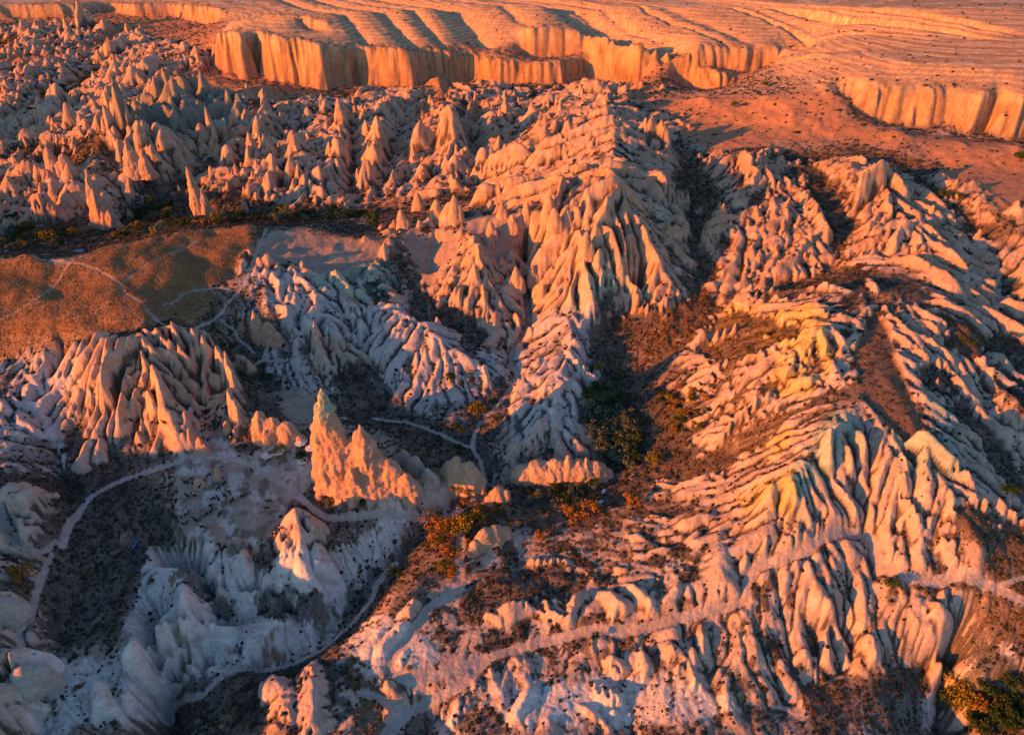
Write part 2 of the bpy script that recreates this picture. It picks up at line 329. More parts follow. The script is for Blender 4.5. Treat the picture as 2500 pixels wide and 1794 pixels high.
# region, spacing, half width, half length, height, kind
REG = [
 ([(560,330),(640,250),(800,240),(1000,232),(1300,225),(1450,240),(1480,300),(1330,330),(1230,430),(1000,492),(880,500),(700,512),(560,520),(480,500),(480,420)], 7.0, 4.0, 12, 5, 'fin'),
 ([(560,330),(640,250),(800,240),(1000,232),(1300,225),(1450,240),(1480,300),(1330,330),(1230,430),(1000,492),(880,500),(700,512),(560,520),(480,500),(480,420)], 21, 6.0, 8, 7, 'cone'),
 ([(1100,215),(1450,205),(1640,225),(1700,330),(1500,300),(1300,240)], 8.5, 5, 6.5, 6, 'cone'),
 ([(0,80),(120,60),(300,70),(520,150),(420,215),(260,280),(0,330)], 13, 8, 12, 8, 'fin'),
 ([(-100,60),(120,60),(300,70),(500,150),(420,230),(260,290),(-100,300)], 13, 7, 8, 9, 'cone'),
 ([(-100,340),(270,270),(250,400),(220,500),(160,545),(-100,560)], 10, 6, 7.5, 9, 'cone'),
 ([(260,270),(600,235),(640,330),(560,350),(420,380),(240,330)], 9, 4.5, 8, 13, 'cone'),
 ([(230,350),(480,330),(440,520),(230,560)], 11, 5.5, 8, 11, 'cone'),
 ([(1240,400),(1480,260),(1560,320),(1680,480),(1680,640),(1640,770),(1500,790),(1340,740),(1290,640),(1390,540),(1200,490)], 7.5, 3.9, 18, 8.5, 'fin'),
 ([(1240,400),(1480,260),(1560,320),(1680,480),(1680,640),(1640,770),(1500,790),(1340,740),(1290,640),(1390,540),(1200,490)], 17, 3.4, 6, 6, 'cone'),
 ([(1690,390),(1860,370),(2080,400),(2350,430),(2500,520),(2560,830),(2300,760),(2250,690),(2100,640),(1900,690),(1760,690),(1700,560)], 7.5, 3.6, 14, 5, 'fin'),
 ([(1690,390),(1860,370),(2080,400),(2350,430),(2500,520),(2560,830),(2300,760),(2250,690),(2100,640),(1900,690),(1760,690),(1700,560)], 17, 3.4, 6, 4.5, 'cone'),
 ([(560,620),(760,640),(900,600),(1150,600),(1280,640),(1270,900),(1000,1000),(820,900),(700,820)], 6.2, 2.8, 9, 3.6, 'fin'),
 ([(600,620),(760,650),(900,580),(1200,560),(1300,650),(1230,720),(940,760),(700,720)], 7.5, 3.2, 4.5, 6.0, 'cone'),
 ([(900,560),(1240,500),(1420,480),(1300,640),(1000,640)], 9, 3.2, 4, 6, 'cone'),
 ([(1250,760),(1450,740),(1480,900),(1400,1090),(1250,1100),(1190,1030)], 6.5, 3.2, 8, 3.2, 'fin'),
 ([(1760,730),(2140,710),(2110,870),(2060,1020),(1900,1180),(1600,1200),(1620,1060),(1700,900)], 5.6, 2.4, 15, 3.0, 'fin'),
 ([(2160,730),(2280,760),(2440,880),(2560,1080),(2500,1330),(2300,1300),(2150,1180),(2110,950)], 5.4, 2.4, 10, 3.0, 'fin'),
 ([(1880,1120),(2060,1020),(2140,950),(2250,1240),(2150,1290),(1990,1250),(1900,1200)], 5.4, 2.4, 10, 3.6, 'fin'),
 ([(1540,1280),(1830,1200),(2000,1250),(2300,1260),(2400,1350),(2330,1580),(2130,1620),(2000,1570),(1850,1480),(1650,1480),(1500,1440)], 6.0, 2.5, 5.5, 2.1, 'fin'),
 ([(1300,1370),(1560,1290),(1700,1480),(1500,1640),(1380,1560),(1250,1480)], 7, 2.9, 6, 2.4, 'fin'),
 ([(1450,1560),(1700,1490),(1900,1540),(2050,1620),(2000,1720),(1750,1700),(1500,1700)], 7, 2.9, 6, 2.4, 'fin'),
 ([(1050,1620),(1450,1560),(1550,1800),(1050,1830)], 8, 3, 7, 2, 'fin'),
 ([(0,880),(230,850),(240,1000),(130,1080),(0,1150),(-60,1000)], 5.5, 2.9, 7, 3.6, 'fin'),
 ([(230,840),(400,820),(540,860),(600,1000),(580,1090),(430,1060),(230,1040)], 5.2, 2.3, 8, 5.5, 'fin'),
 ([(600,1640),(860,1500),(1040,1560),(960,1794),(560,1794)], 8, 3.6, 8, 2.0, 'fin'),
 ([(0,1200),(60,1180),(140,1240),(60,1400),(-40,1400)], 6, 4, 6, 3.0, 'dome'),
 ([(-60,1480),(100,1540),(120,1794),(-60,1794)], 6, 4, 6, 3.5, 'dome'),
 ([(430,1430),(520,1480),(470,1650),(380,1700),(340,1640)], 5, 3.2, 4.5, 4, 'dome'),
 ([(380,1300),(460,1230),(760,1230),(800,1330),(700,1400),(480,1350)], 8, 3, 6, 1.5, 'fin'),
]
LB2 = blur(BASE, 4)
for poly, sp, wd, ln, am, kind in REG:
    wp = wpoly(poly); a = np.array(wp); x0, y0 = a.min(0); x1, y1 = a.max(0)
    gx, gy = np.meshgrid(np.arange(x0, x1, sp), np.arange(y0, y1, sp*.9))
    gx = gx+(np.arange(gx.shape[0]) % 2)[:, None]*sp*.5
    gx = gx+rng.uniform(-.42, .42, gx.shape)*sp; gy = gy+rng.uniform(-.42, .42, gy.shape)*sp
    ok = inpoly(wp, gx, gy); gx = gx[ok]; gy = gy[ok]
    dx, dy = grad(LB2, gx, gy); g = np.hypot(dx, dy)+1e-6
    th = np.arctan2(-dy, -dx)+rng.normal(0, .22, len(gx))
    k = np.exp(rng.normal(0, .32, len(gx))); am_n = np.exp(rng.normal(0, .38, len(gx)))
    patch = np.clip(.75+.9*fbm(gx, gy, 45, 2, 91), .25, 1.35)
    for q in range(len(gx)):
        splat(gx[q], gy[q], math.cos(th[q]), math.sin(th[q]), ln*k[q]*rng.uniform(.8, 1.25), wd*k[q], am*am_n[q]*patch[q]*math.sqrt(k[q]), kind)
# hand placed fins, noses and spires: (x0, y0, x1, y1 in the photograph, half width, height, kind); crest runs from the first to the second point
FINS = [
 (389,812,400,880,2.2,8,'fin'),(433,815,452,905,2.4,10,'fin'),(404,810,420,860,1.6,7,'fin'),
 (481,838,500,925,3.2,13,'fin'),(497,842,535,990,3.6,14,'fin'),(528,868,560,960,3.0,12,'fin'),(552,885,590,1000,3.4,14,'fin'),(560,960,598,1050,3.0,11,'fin'),
 (278,835,262,900,2.4,7,'fin'),(262,890,224,975,2.6,8,'fin'),(224,960,230,1020,2.2,7,'fin'),(345,870,372,930,2.6,8,'fin'),(372,895,420,1030,3.6,12,'fin'),
 (360,960,385,1035,2.2,8,'fin'),(300,840,300,920,2.2,5,'fin'),(325,840,330,920,2.2,5,'fin'),(310,930,318,1050,2.2,6,'fin'),(285,985,300,1060,2.0,5,'fin'),
 (455,1010,470,1090,3.0,9,'cone'),(548,1020,556,1065,2.8,7,'cone'),
 (180,870,160,950,2.4,6,'fin'),(150,905,138,985,2.4,5,'fin'),(200,860,185,930,2.2,5,'fin'),
 (240,1060,185,1160,3.6,5,'fin'),(250,1060,245,1140,3,5,'fin'),
 (728,1262,735,1330,8,11,'cone'),(705,1290,690,1420,3,4,'fin'),(735,1300,740,1440,3,4,'fin'),(765,1300,800,1420,3,4,'fin'),(700,1320,720,1400,3.8,4,'fin'),(790,1370,800,1410,3.0,4,'dome'),
 (690,1175,720,1180,2,2,'dome'),
 (840,1130,850,1240,4,8,'fin'),(880,1150,930,1230,4,9,'fin'),
 (530,1140,536,1180,2.2,6,'cone'),(480,1160,492,1190,3,4,'dome'),
 (480,1500,500,1540,3.6,6,'dome'),(430,1520,440,1570,3.6,7,'dome'),(400,1580,420,1620,3.6,7,'dome'),
 (60,1620,100,1680,6,9,'dome'),(20,1470,40,1510,5,6,'dome'),(30,1680,45,1750,4,7,'dome'),(240,1660,262,1760,3,7,'fin'),
 (640,1670,700,1700,4,5,'dome'),(760,1600,775,1830,6,5,'fin'),(700,1640,690,1800,5,4,'fin'),
 (1440,1440,1545,1525,4.2,6,'fin'),(1500,1420,1600,1510,3.6,5,'fin'),(1290,1480,1400,1525,3.2,4,'fin'),(1150,1500,1240,1520,2.2,3,'fin'),
 (1020,1460,990,1520,3,5,'fin'),(1430,1650,1530,1740,4.2,5,'fin'),(1480,1590,1520,1670,3.6,4.5,'fin'),(1560,1580,1570,1650,3,4,'fin'),
 (1600,1560,1700,1690,4,6,'fin'),(1680,1570,1700,1650,3,4,'fin'),(2010,1560,2020,1650,3,5,'fin'),(1960,1590,1960,1640,3,5,'fin'),
 (2090,1540,2140,1640,3,6,'fin'),(2240,1480,2310,1590,4,6,'fin'),
 (900,640,915,700,3,5,'cone'),(930,600,945,640,3,7,'cone'),
 (1700,1070,1780,1055,2.4,5,'fin'),(1840,1060,1700,1085,2.4,5,'fin'),(2000,930,1920,960,2.4,5,'fin'),(2010,880,1900,900,2.4,5,'fin'),(2050,800,1960,850,2.2,5,'fin'),
 (1880,1190,1860,1260,3.6,6,'fin'),(1920,1180,1930,1250,3,6,'fin'),(2010,1060,2020,1180,3,9,'fin'),(2050,1080,2070,1190,3,8,'fin'),(2080,1050,2105,1170,3,8,'fin'),
]
for x0, y0, x1, y1, w, a, kind in FINS:
    p = hit(x0, y0, SMB); q = hit(x1, y1, SMB)
    dx, dy = q[0]-p[0], q[1]-p[1]; n = math.hypot(dx, dy)
    if n > 60: dx, dy = dx/n*60, dy/n*60; n = 60
    splat(p[0]+dx/2, p[1]+dy/2, dx/n, dy/n, max(n/2, w), w*1.25, a, kind)

for px_, py_, R_, A_ in [(1102,338,15,22),(1027,360,12,16),(1104,296,9,14),(920,388,12,17),(829,382,11,15),(856,305,10,12),(724,382,11,13),(716,442,10,13),(925,338,10,13),(658,382,10,12),(1217,382,9,13),(614,392,9,10),(895,442,10,13),(752,293,8,10),(796,276,8,10),(1148,415,9,12),
  (1300,300,11,12),(1340,260,9,9),(1240,290,9,10),(560,400,10,12),(520,440,9,10),(600,450,9,10),(660,460,9,10),(780,450,9,12),(960,450,8,9),(1030,440,9,10),(980,300,10,11),(690,300,9,10),
  (60,400,12,12),(180,450,12,12),(30,470,11,10),(200,380,11,12),(90,330,10,8),(330,200,13,14),(250,240,12,12),(150,180,12,10),(60,200,12,10),(420,170,10,10),(230,160,11,9),(20,260,12,10),(300,130,10,8)]:
    p = hit(px_, py_, SMB); gx_, gy_ = grad(BBIG, p[0], p[1]); g_ = math.hypot(gx_, gy_)+1e-6; rj = rng.uniform(.85, 1.15)
    splat(p[0], p[1], -gx_/g_, -gy_/g_, R_*1.35*rj, R_*rj, A_*rng.uniform(1.1, 1.35), 'star', rng.uniform(0, 12))
# ------------------------------------------------------------------ masks (traced on the ground)
HILL = [(-80,640),(0,640),(60,634),(185,640),(260,606),(480,562),(650,557),(590,640),(560,690),(530,700),(500,770),(400,790),(260,815),(120,850),(-80,860)]
SLOPE3 = [(980,562),(1110,555),(1130,620),(1060,680),(1000,640)]; SLOPE4 = [(1130,532),(1250,525),(1280,580),(1200,640),(1150,590)]
SLOPE2 = [(650,557),(940,592),(920,640),(850,680),(700,650),(610,640)]
HORSE = [(430,1120),(560,1110),(700,1090),(780,1150),(700,1240),(640,1330),(450,1330),(430,1220)]
YARD = [(460,1050),(540,1020),(540,1000),(590,1060),(560,1110),(490,1120)]
SAND = [(680,950),(780,960),(790,1040),(690,1020)]
DARK = [  # dark scrub ground; some polygons also put valley shade into the colour
 [(300,480),(420,410),(470,450),(600,485),(700,505),(600,535),(300,530)],  # valley around the lone spire, its shade painted as dark cover
 [(1150,1000),(1200,930),(1270,900),(1240,1010),(1230,1110),(1190,1200),(1140,1170),(1120,1090)],
 [(1440,970),(1560,900),(1660,960),(1700,1100),(1640,1150),(1520,1250),(1280,1260),(1180,1220),(1420,1170),(1480,1100)],
 [(130,1220),(330,1210),(380,1290),(350,1400),(300,1500),(290,1640),(180,1580),(60,1560),(110,1420),(80,1310)],
 [(930,1330),(990,1330),(960,1430),(900,1520),(800,1590),(660,1650),(420,1700),(430,1800),(780,1800),(600,1700),(790,1600),(840,1440)],
 [(1000,690),(1090,740),(1200,820),(1160,880),(1080,800),(1010,800)],
 [(1470,720),(1560,740),(1640,780),(1560,850),(1500,930),(1430,880),(1440,800)],  # dark scrub left of the orange slope, cast shadow painted in with it
 [(1080,1490),(1180,1400),(1400,1370),(1450,1430),(1300,1480),(1150,1520)],
 [(2310,1540),(2420,1520),(2440,1600),(2340,1660),(2330,1800),(2500,1800),(2500,1620),(2300,1640)],
 [(1900,700),(2040,660),(2060,700),(1900,750),(1800,760),(1850,720)],
 [(1640,370),(1700,400),(1760,470),(1720,620),(1760,700),(1700,700),(1670,560),(1640,450)],
 [(1890,350),(1960,370),(2060,480),(2100,570),(2060,660),(2010,560),(1930,440)],
 [(2090,345),(2220,390),(2300,460),(2420,540),(2500,600),(2420,590),(2330,540),(2200,420)],
 [(0,560),(200,545),(450,520),(700,500),(900,510),(860,550),(650,548),(470,552),(200,620),(0,610)],
 [(100,240),(230,200),(180,240),(60,300)],
 [(820,880),(900,890),(1000,990),(1150,1050),(1150,1130),(950,1080),(830,1010)],
 [(640,1420),(760,1450),(830,1500),(700,1530),(620,1500)],
 [(440,1380),(520,1400),(600,1470),(520,1510),(470,1450)],
 [(2230,900),(2300,900),(2340,960),(2450,1090),(2500,1200),(2500,1330),(2420,1130),(2260,960)],
 [(2430,680),(2500,700),(2500,790),(2440,740)],
 [(1740,1010),(1860,1000),(1800,1040),(1640,1060)],
 [(1600,1130),(1700,1100),(1840,1080),(1760,1150),(1620,1190)],
 [(1100,1680),(1240,1700),(1230,1800),(1100,1800)],
 [(1950,1690),(2060,1650),(2200,1660),(2260,1720),(2240,1794),(1980,1794)],
 [(430,830),(600,900),(660,1000),(600,1000),(540,880)],
]
AUTUMN = [
 [(2140,715),(2165,715),(2150,790),(2130,860),(2180,930),(2225,1040),(2170,1040),(2120,960),(2095,940),(2095,860),(2110,800)],
 [(1749,770),(1867,778),(1956,837),(1901,874),(1816,896),(1771,933),(1753,878)],[(1771,950),(1967,922),(1880,978),(1780,980)],[(1753,1000),(1938,1012),(1920,1044),(1760,1030)],[(1700,1083),(1860,1105),(1800,1132),(1690,1125)],
 [(1740,690),(1760,760),(1660,870),(1540,900),(1520,860),(1600,780)],
 [(1760,770),(1900,770),(1960,800),(1900,880),(1750,880),(1700,880)],
 [(1700,1080),(1900,1010),(1900,1060),(1760,1150),(1640,1180)],
 [(2140,800),(2170,880),(2200,1000),(2180,1060),(2120,960),(2100,870)],
 [(2290,760),(2400,820),(2410,900),(2340,900),(2280,830)],
 [(1240,1260),(1500,1230),(1560,1300),(1520,1370),(1300,1380)],
 [(2330,1230),(2520,1280),(2520,1600),(2400,1530),(2350,1400)],
 [(1400,1640),(1700,1650),(1600,1780),(1500,1740)],
 [(1820,1560),(1800,1460),(1700,1580)],
 [(2120,1660),(2000,1740),(1960,1700)],
 [(1780,1680),(1880,1660),(1900,1740),(1800,1750)],
 [(840,1590),(960,1640),(930,1794),(870,1780)],
 [(1050,1230),(1250,1230),(1250,1300),(1000,1300)],
 [(1100,1510),(1240,1500),(1160,1580)],
 [(0,360),(270,330),(260,400),(60,430)],[(0,180),(180,130),(340,40),(200,130)],
 [(2290,1240),(2280,1320),(2420,1360)],
 [(30,1400),(80,1400),(60,1540),(0,1560)],
]
WHITE = [[(340,1320),(480,1320),(620,1400),(800,1360),(900,1290),(1000,1200),(900,1180),(1000,1260),(930,1440),(760,1600),(420,1720),(400,1800),(60,1800),(120,1600),(300,1580)],
 [(1060,1700),(1560,1640),(1900,1760),(2280,1700),(2290,1800),(1060,1800)],[(900,1500),(1100,1600),(900,1650),(820,1580)],[(2320,1640),(2500,1560),(2480,1640),(2380,1700)]]
GREEN = [[(830,640),(960,640),(990,700),(940,740),(820,720),(750,690)],[(2010,1000),(2100,1000),(2100,1100),(2000,1180),(1930,1180)],[(1900,920),(2010,900),(2000,960),(1900,960)],
 [(2240,960),(2340,1000),(2380,1080),(2300,1060)],[(310,290),(600,240),(620,330),(520,340),(420,330),(330,330)],[(1360,730),(1600,700),(1610,740),(1400,770)],[(2420,660),(2500,690),(2480,740),(2420,720)],[(280,810),(330,820),(330,850),(280,860)],
 [(2150,1050),(2330,1100),(2350,1200),(2200,1150)],[(1940,1130),(2000,1110),(2010,1200),(1950,1240),(1900,1260)],[(840,700),(900,690),(930,740),(870,750)]]
YELLOW = [[(1800,1190),(1900,1180),(1940,1170),(1950,1240),(1900,1260),(1800,1250)],[(1800,780),(1980,760),(2040,830),(1960,900),(1860,880),(1840,820)],[(1900,870),(2020,860),(2030,900),(1960,1000),(1860,960)],[(1700,740),(1850,750),(1820,790)],[(1900,1040),(1960,1060),(1900,1130),(1840,1130)]]
M = {}
def up(f): return sample(f, X, Y)
EDGE = fbm(X, Y, 14, 5, 41); EDGF = fbm(X, Y, 2.2, 3, 46)
EDGE = EDGE+EDGF*.55
def soft(polys, s=3, e=.35): return sstep(.28, .72, up(mask(polys, s+4))+EDGE*e*1.5)
M['hill'] = sstep(.2, .85, up(mask([HILL], 9))+EDGE*.3)
M['smooth'] = np.maximum(M['hill'], soft([SLOPE2, SLOPE3, SLOPE4, HORSE, YARD, SAND], 3, .15))
M['dark'] = soft(DARK); M['aut'] = soft(AUTUMN, 4, .45)
M['white'] = soft(WHITE, 4, .3); M['green'] = soft(GREEN, 3, .3); M['yellow'] = soft(YELLOW, 3, .3)
# footpaths and tracks: (half width m, points)
PATHS = [
 (.55,[(-40,628),(60,634),(185,640),(240,660),(292,690),(305,720),(345,745),(370,775),(410,800),(470,800),(520,785),(545,760),(560,735),(600,690),(650,560)]),
 (.45,[(165,640),(130,690),(80,740),(0,780)]),(.4,[(540,780),(570,800),(585,830),(620,860)]),(.4,[(400,755),(440,720),(480,705),(530,700),(560,710)]),
 (.4,[(292,690),(400,630),(480,590)]),
 (.7,[(1283,700),(1293,800),(1240,872),(1265,918),(1223,980),(1167,1037),(1152,1092),(1174,1130),(1185,1180)]),
 (.6,[(910,1020),(1020,1036),(1097,1070),(1152,1092)]),
 (.7,[(1185,1180),(1163,1210),(1130,1245),(1060,1262),(940,1255),(840,1260)]),
 (.95,[(150,1330),(170,1280),(210,1220),(300,1170),(420,1130),(480,1115),(560,1118),(620,1140),(700,1190),(760,1240),(800,1262),(880,1262),(970,1256),(1090,1262)]),
 (.9,[(0,1240),(20,1290),(40,1340),(100,1348),(140,1320),(150,1330)]),
 (.6,[(125,1350),(90,1440),(80,1500),(45,1550),(60,1600)]),
 (1.25,[(1125,1300),(1122,1420),(1100,1450),(1040,1490),(1010,1540),(960,1600),(950,1640),(1000,1660),(1080,1650),(1200,1600),(1330,1565),(1440,1540),(1560,1540),(1660,1510),(1780,1480),(1820,1465),(1820,1425),(1850,1380),(1960,1350),(2010,1310),(2060,1300),(2120,1305),(2140,1370),(2190,1405),(2270,1420),(2340,1400),(2420,1430),(2500,1470)]),
 (1.0,[(1560,1500),(1500,1550),(1560,1540)]),
 (1.1,[(1000,1660),(1060,1700),(980,1740),(940,1800)]),(1.2,[(1200,1600),(1120,1680),(1010,1730),(950,1790)]),(1.0,[(880,1690),(950,1720),(990,1735)]),
 (.8,[(967,1375),(920,1420),(905,1470),(850,1530),(780,1590),(700,1625),(560,1636)]),(.7,[(540,1655),(490,1705),(430,1712),(400,1760)]),
 (.6,[(2440,1430),(2500,1410)]),(.4,[(1000,930),(980,935)]),(.6,[(700,1110),(730,1150),(740,1200)]),
 (.5,[(600,900),(640,880),(700,880)]),
]
PATHM = np.zeros(X.shape); PATHW = np.zeros(X.shape)
path_w = []
for w, L in PATHS:
    P = [hit(a, b, SMB)[:2] for a, b in L]
    q = [P[0]]                                  # smooth the corners
    for k in range(1, len(P)-1):
        a, b, c = np.array(P[k-1]), np.array(P[k]), np.array(P[k+1])
        if math.dist(a, b) > 90: q.append(tuple(b)); continue
        q += [tuple(.25*a+.75*b), tuple(.06*a+.88*b+.06*c), tuple(.25*c+.75*b)]
    q.append(P[-1]); path_w.append((w, q))
    for a, b in zip(q, q[1:]):
        if math.dist(a, b) > 90: continue
        R = w*3+2
        x0, x1 = min(a[0], b[0])-R, max(a[0], b[0])+R; y0, y1 = min(a[1], b[1])-R, max(a[1], b[1])+R
        i0, i1 = np.searchsorted(yy, [y0, y1]); ya, yb = max(y0, 0)+CY, y1+CY
        j0, j1 = np.searchsorted(uu, [min(x0/ya, x0/yb), max(x1/ya, x1/yb)])
        sl = (slice(max(i0-1, 0), i1+1), slice(max(j0-1, 0), j1+1))
        px, py = X[sl]+WX[sl]*.25, Y[sl]+WY[sl]*.25; dx, dy = b[0]-a[0], b[1]-a[1]; n2 = dx*dx+dy*dy+1e-6
        t = np.clip(((px-a[0])*dx+(py-a[1])*dy)/n2, 0, 1)
        d = np.hypot(px-a[0]-t*dx, py-a[1]-t*dy)
        PATHW[sl] = np.maximum(PATHW[sl], 1-sstep(w, w*1.6+1.6, d))
        PATHM[sl] = np.maximum(PATHM[sl], 1-sstep(w*.7, w*1.5+.2, d))
# ------------------------------------------------------------------ height
clf = np.zeros(BASE.shape)
for w, tp, L in cliff_base:
    for (a, b), (c, d) in zip(zip(w, w[1:]), zip(tp, tp[1:])):
        poly = [a[:2], b[:2], d[:2], c[:2]]
        clf = np.maximum(clf, inpoly(poly, cX, cYg).astype(float))
clf = np.clip(blur(clf, 5)*1.8, 0, 1); CLF = up(clf)
# vertical flutes: shift the cliff back and forth by rounded buttresses
def scallop(x, s, seed):
    w = x/s+.9*noise(x/(s*2.3), x*0+.5, seed); f = np.abs((w % 1)*2-1); return np.sqrt(np.clip(1-f*f, 0, 1)), np.floor(w)
su, ci = scallop(X+.3*Y, 10.5, 3); s2, _ = scallop(X+.25*Y, 4.6, 5)
amp = 4.5+4.5*np.abs(noise(X/35, X*0+2.5, 8))
off = CLF*(amp*su+3.0*s2+1.8*np.abs(noise(X/2.4, Y/60, 67))+2.0*fbm(X, Y, 12, 3, 61)+9*noise(X/48, Y/80, 66)+3*noise(X/17, Y/50, 68))
H0 = sample(BASE, X, Y+off)
BUT = np.full(X.shape, -99.)
for w, tp, L in cliff_base:
    for k in range(len(w)-1):
        a, b2 = w[k], w[k+1]; n = math.dist(a[:2], b2[:2]); q0 = 0
        while q0 < n:
            s_ = q0/n; hh = L[k][3]+(L[k+1][3]-L[k][3])*s_; R = rng.uniform(.6, 1.15)*(3.4+hh*.12); q0 += R*rng.uniform(1.1, 2.1)
            if rng.uniform() < .22 or a[1] > 950: continue
            cx_, cy2 = a[0]+(b2[0]-a[0])*s_+rng.normal(0, 1), a[1]+(b2[1]-a[1])*s_+4.5+rng.uniform(-2.5, 2); zb_ = a[2]+(b2[2]-a[2])*s_-3
            i0, i1 = np.searchsorted(yy, [cy2-R*1.6, cy2+R*1.6]); j0, j1 = np.searchsorted(uu, [min((cx_-R*1.4)/(cy2+CY-R), (cx_-R*1.4)/(cy2+CY+R)), max((cx_+R*1.4)/(cy2+CY-R), (cx_+R*1.4)/(cy2+CY+R))])
            sl = (slice(i0, i1), slice(j0, j1)); r_ = np.hypot((XW[sl]-cx_)/R, (YW[sl]-cy2)/(R*1.25))
            BUT[sl] = np.maximum(BUT[sl], zb_+(hh+3)*rng.uniform(.6, .98)*np.clip(1-r_**1.5, 0, 1)**.8-np.where(r_ > 1, 99, 0))
H0 = np.where(Y < 520, blur(H0, 3), H0)
H0 = np.maximum(H0, BUT)
hs = blur(H0, 1)
M['bare_slope'] = soft([[(-60,150),(180,128),(340,30),(420,30),(230,130),(-60,180)],[(400,218),(520,150),(600,205),(720,225),(620,245),(470,232)],[(1480,215),(1700,230),(1850,260),(2050,260),(2100,330),(2300,330),(2300,400),(2100,350),(1900,340),(1760,380),(1640,300),(1560,250)],[(2250,330),(2500,360),(2500,540),(2380,470),(2280,420)],[(1040,190),(1100,190),(1100,270),(1020,320),(1010,300)],[(1150,260),(1190,250),(1200,300),(1150,310)]], 4, .3)
M['smooth'] = np.maximum(M['smooth'], M['bare_slope']*.9)
M['pale'] = soft([[(860,740),(1010,760),(1290,900),(1230,1010),(1100,1060),(940,1000)],[(1290,800),(1450,750),(1480,900),(1400,1080),(1220,1080),(1210,1010)],[(600,850),(700,850),(800,930),(900,1000),(700,950)],[(560,640),(800,700),(900,840),(760,850),(600,760)],[(0,880),(200,850),(130,1050),(180,1150),(0,1150)]], 4, .3)
CREST = [(2120,775),(2160,785),(2185,880),(2225,980),(2262,1080),(2205,1095),(2150,1015),(2120,1005),(2090,945),(2085,860)]
M['crest'] = sstep(.3, .7, up(mask([CREST], 3))+EDGE*.15)
M['smooth'] = np.maximum(M['smooth'], M['crest']*.95)
M['fore'] = soft([[(1000,1480),(1250,1290),(1560,1260),(1900,1270),(2250,1300),(2330,1480),(2200,1620),(2240,1800),(950,1800),(800,1700)]], 5, .3)*(1-.7*M['dark'])
nl = 1-M['smooth']
small = fbm(XW, YW, 7, 4, 71)
bil = np.abs(noise(XW/4.2, YW/4.2, 81))+.5*np.abs(noise(XW/2.0, YW/2.0, 82))
bush_low = 1-M['dark']*.75
far = np.clip((Y-350)/400, 0, 1)
lob = LOBE*nl*bush_low*(1-.8*M['aut'])*(1-CLF)*(1-PATHW)
H = hs+lob
flat_k = (1-.75*M['dark'])*nl
H += up(mask([SLOPE2, SLOPE3, SLOPE4], 3))*(-1.3*np.abs(noise((X-.25*Y)/7, Y/60, 85))+.8*fbm(X, Y, 15, 3, 86))
for px_, py_, R_, A_ in [(2010,255,42,10),(1860,265,34,8),(2190,350,30,7),(1720,262,30,7),(2340,372,24,6),(2470,380,24,6),(1930,300,26,5),(640,225,26,7),(900,235,22,6),(1072,215,24,9),(1010,235,18,5),(1180,225,20,6)]:
    p_ = hit(px_, py_, SMB); r_ = np.hypot((XW-p_[0])/R_, (YW-p_[1])/(R_*1.3)); H = H+A_*np.clip(1-r_, 0, 1)**1.15*(1-CLF)
mesa0 = sstep(84, 92, H)*(1-CLF)
H += small*(.34+.7*far)*(1-.7*M['smooth'])*(1-.8*mesa0)+bil*flat_k*(.38+1.1*far)*(.35+.65*np.clip(lob/3, 0, 1))*(1-.85*mesa0)
H += fbm(X, Y, 1.3, 2, 75)*.12+M['hill']*fbm(X, Y, 38, 3, 77)*3.2+M['bare_slope']*far*(fbm(X, Y, 30, 4, 78)*2.5-2.2*np.abs(noise((X+.5*Y)/16, Y/120, 79)))
mesa = sstep(82, 92, H)*(1-CLF)
q = X+.486*Y+3*fbm(X, Y, 25, 3, 97)
gul = np.abs(noise(q/26, q*0+Y/400, 93))
H += -mesa*.25*(1-sstep(0, .3, gul))
for gx_, gy_, gz_, gw, gd in [(840,30,112,7,5),(960,40,110,9,6),(1060,50,108,7,5),(1200,60,106,16,11),(1400,40,108,13,10),(1490,50,107,13,10),(1560,60,105,6,3),(1300,50,107,6,3),(2256,95,108,4,8),(2330,110,106,3.5,7),(2215,110,106,2.5,4),(2290,100,106,2.5,4),(2400,100,108,3,5),(2460,110,108,3,4),(2140,150,102,3,3),(2020,60,112,5,2),(1760,60,108,9,3)]:
    xx, yv = at(gx_, gy_, gz_); d = (q-(xx+.486*yv))/gw
    H -= mesa*gd*np.exp(-np.abs(d)**1.5)*sstep(0, 1, (Y-560)/60)
zb = H/1.35+.35*fbm(X, Y, 60, 2, 95)
H += np.sin(zb*2*math.pi)*(.26*mesa+.34*CLF)
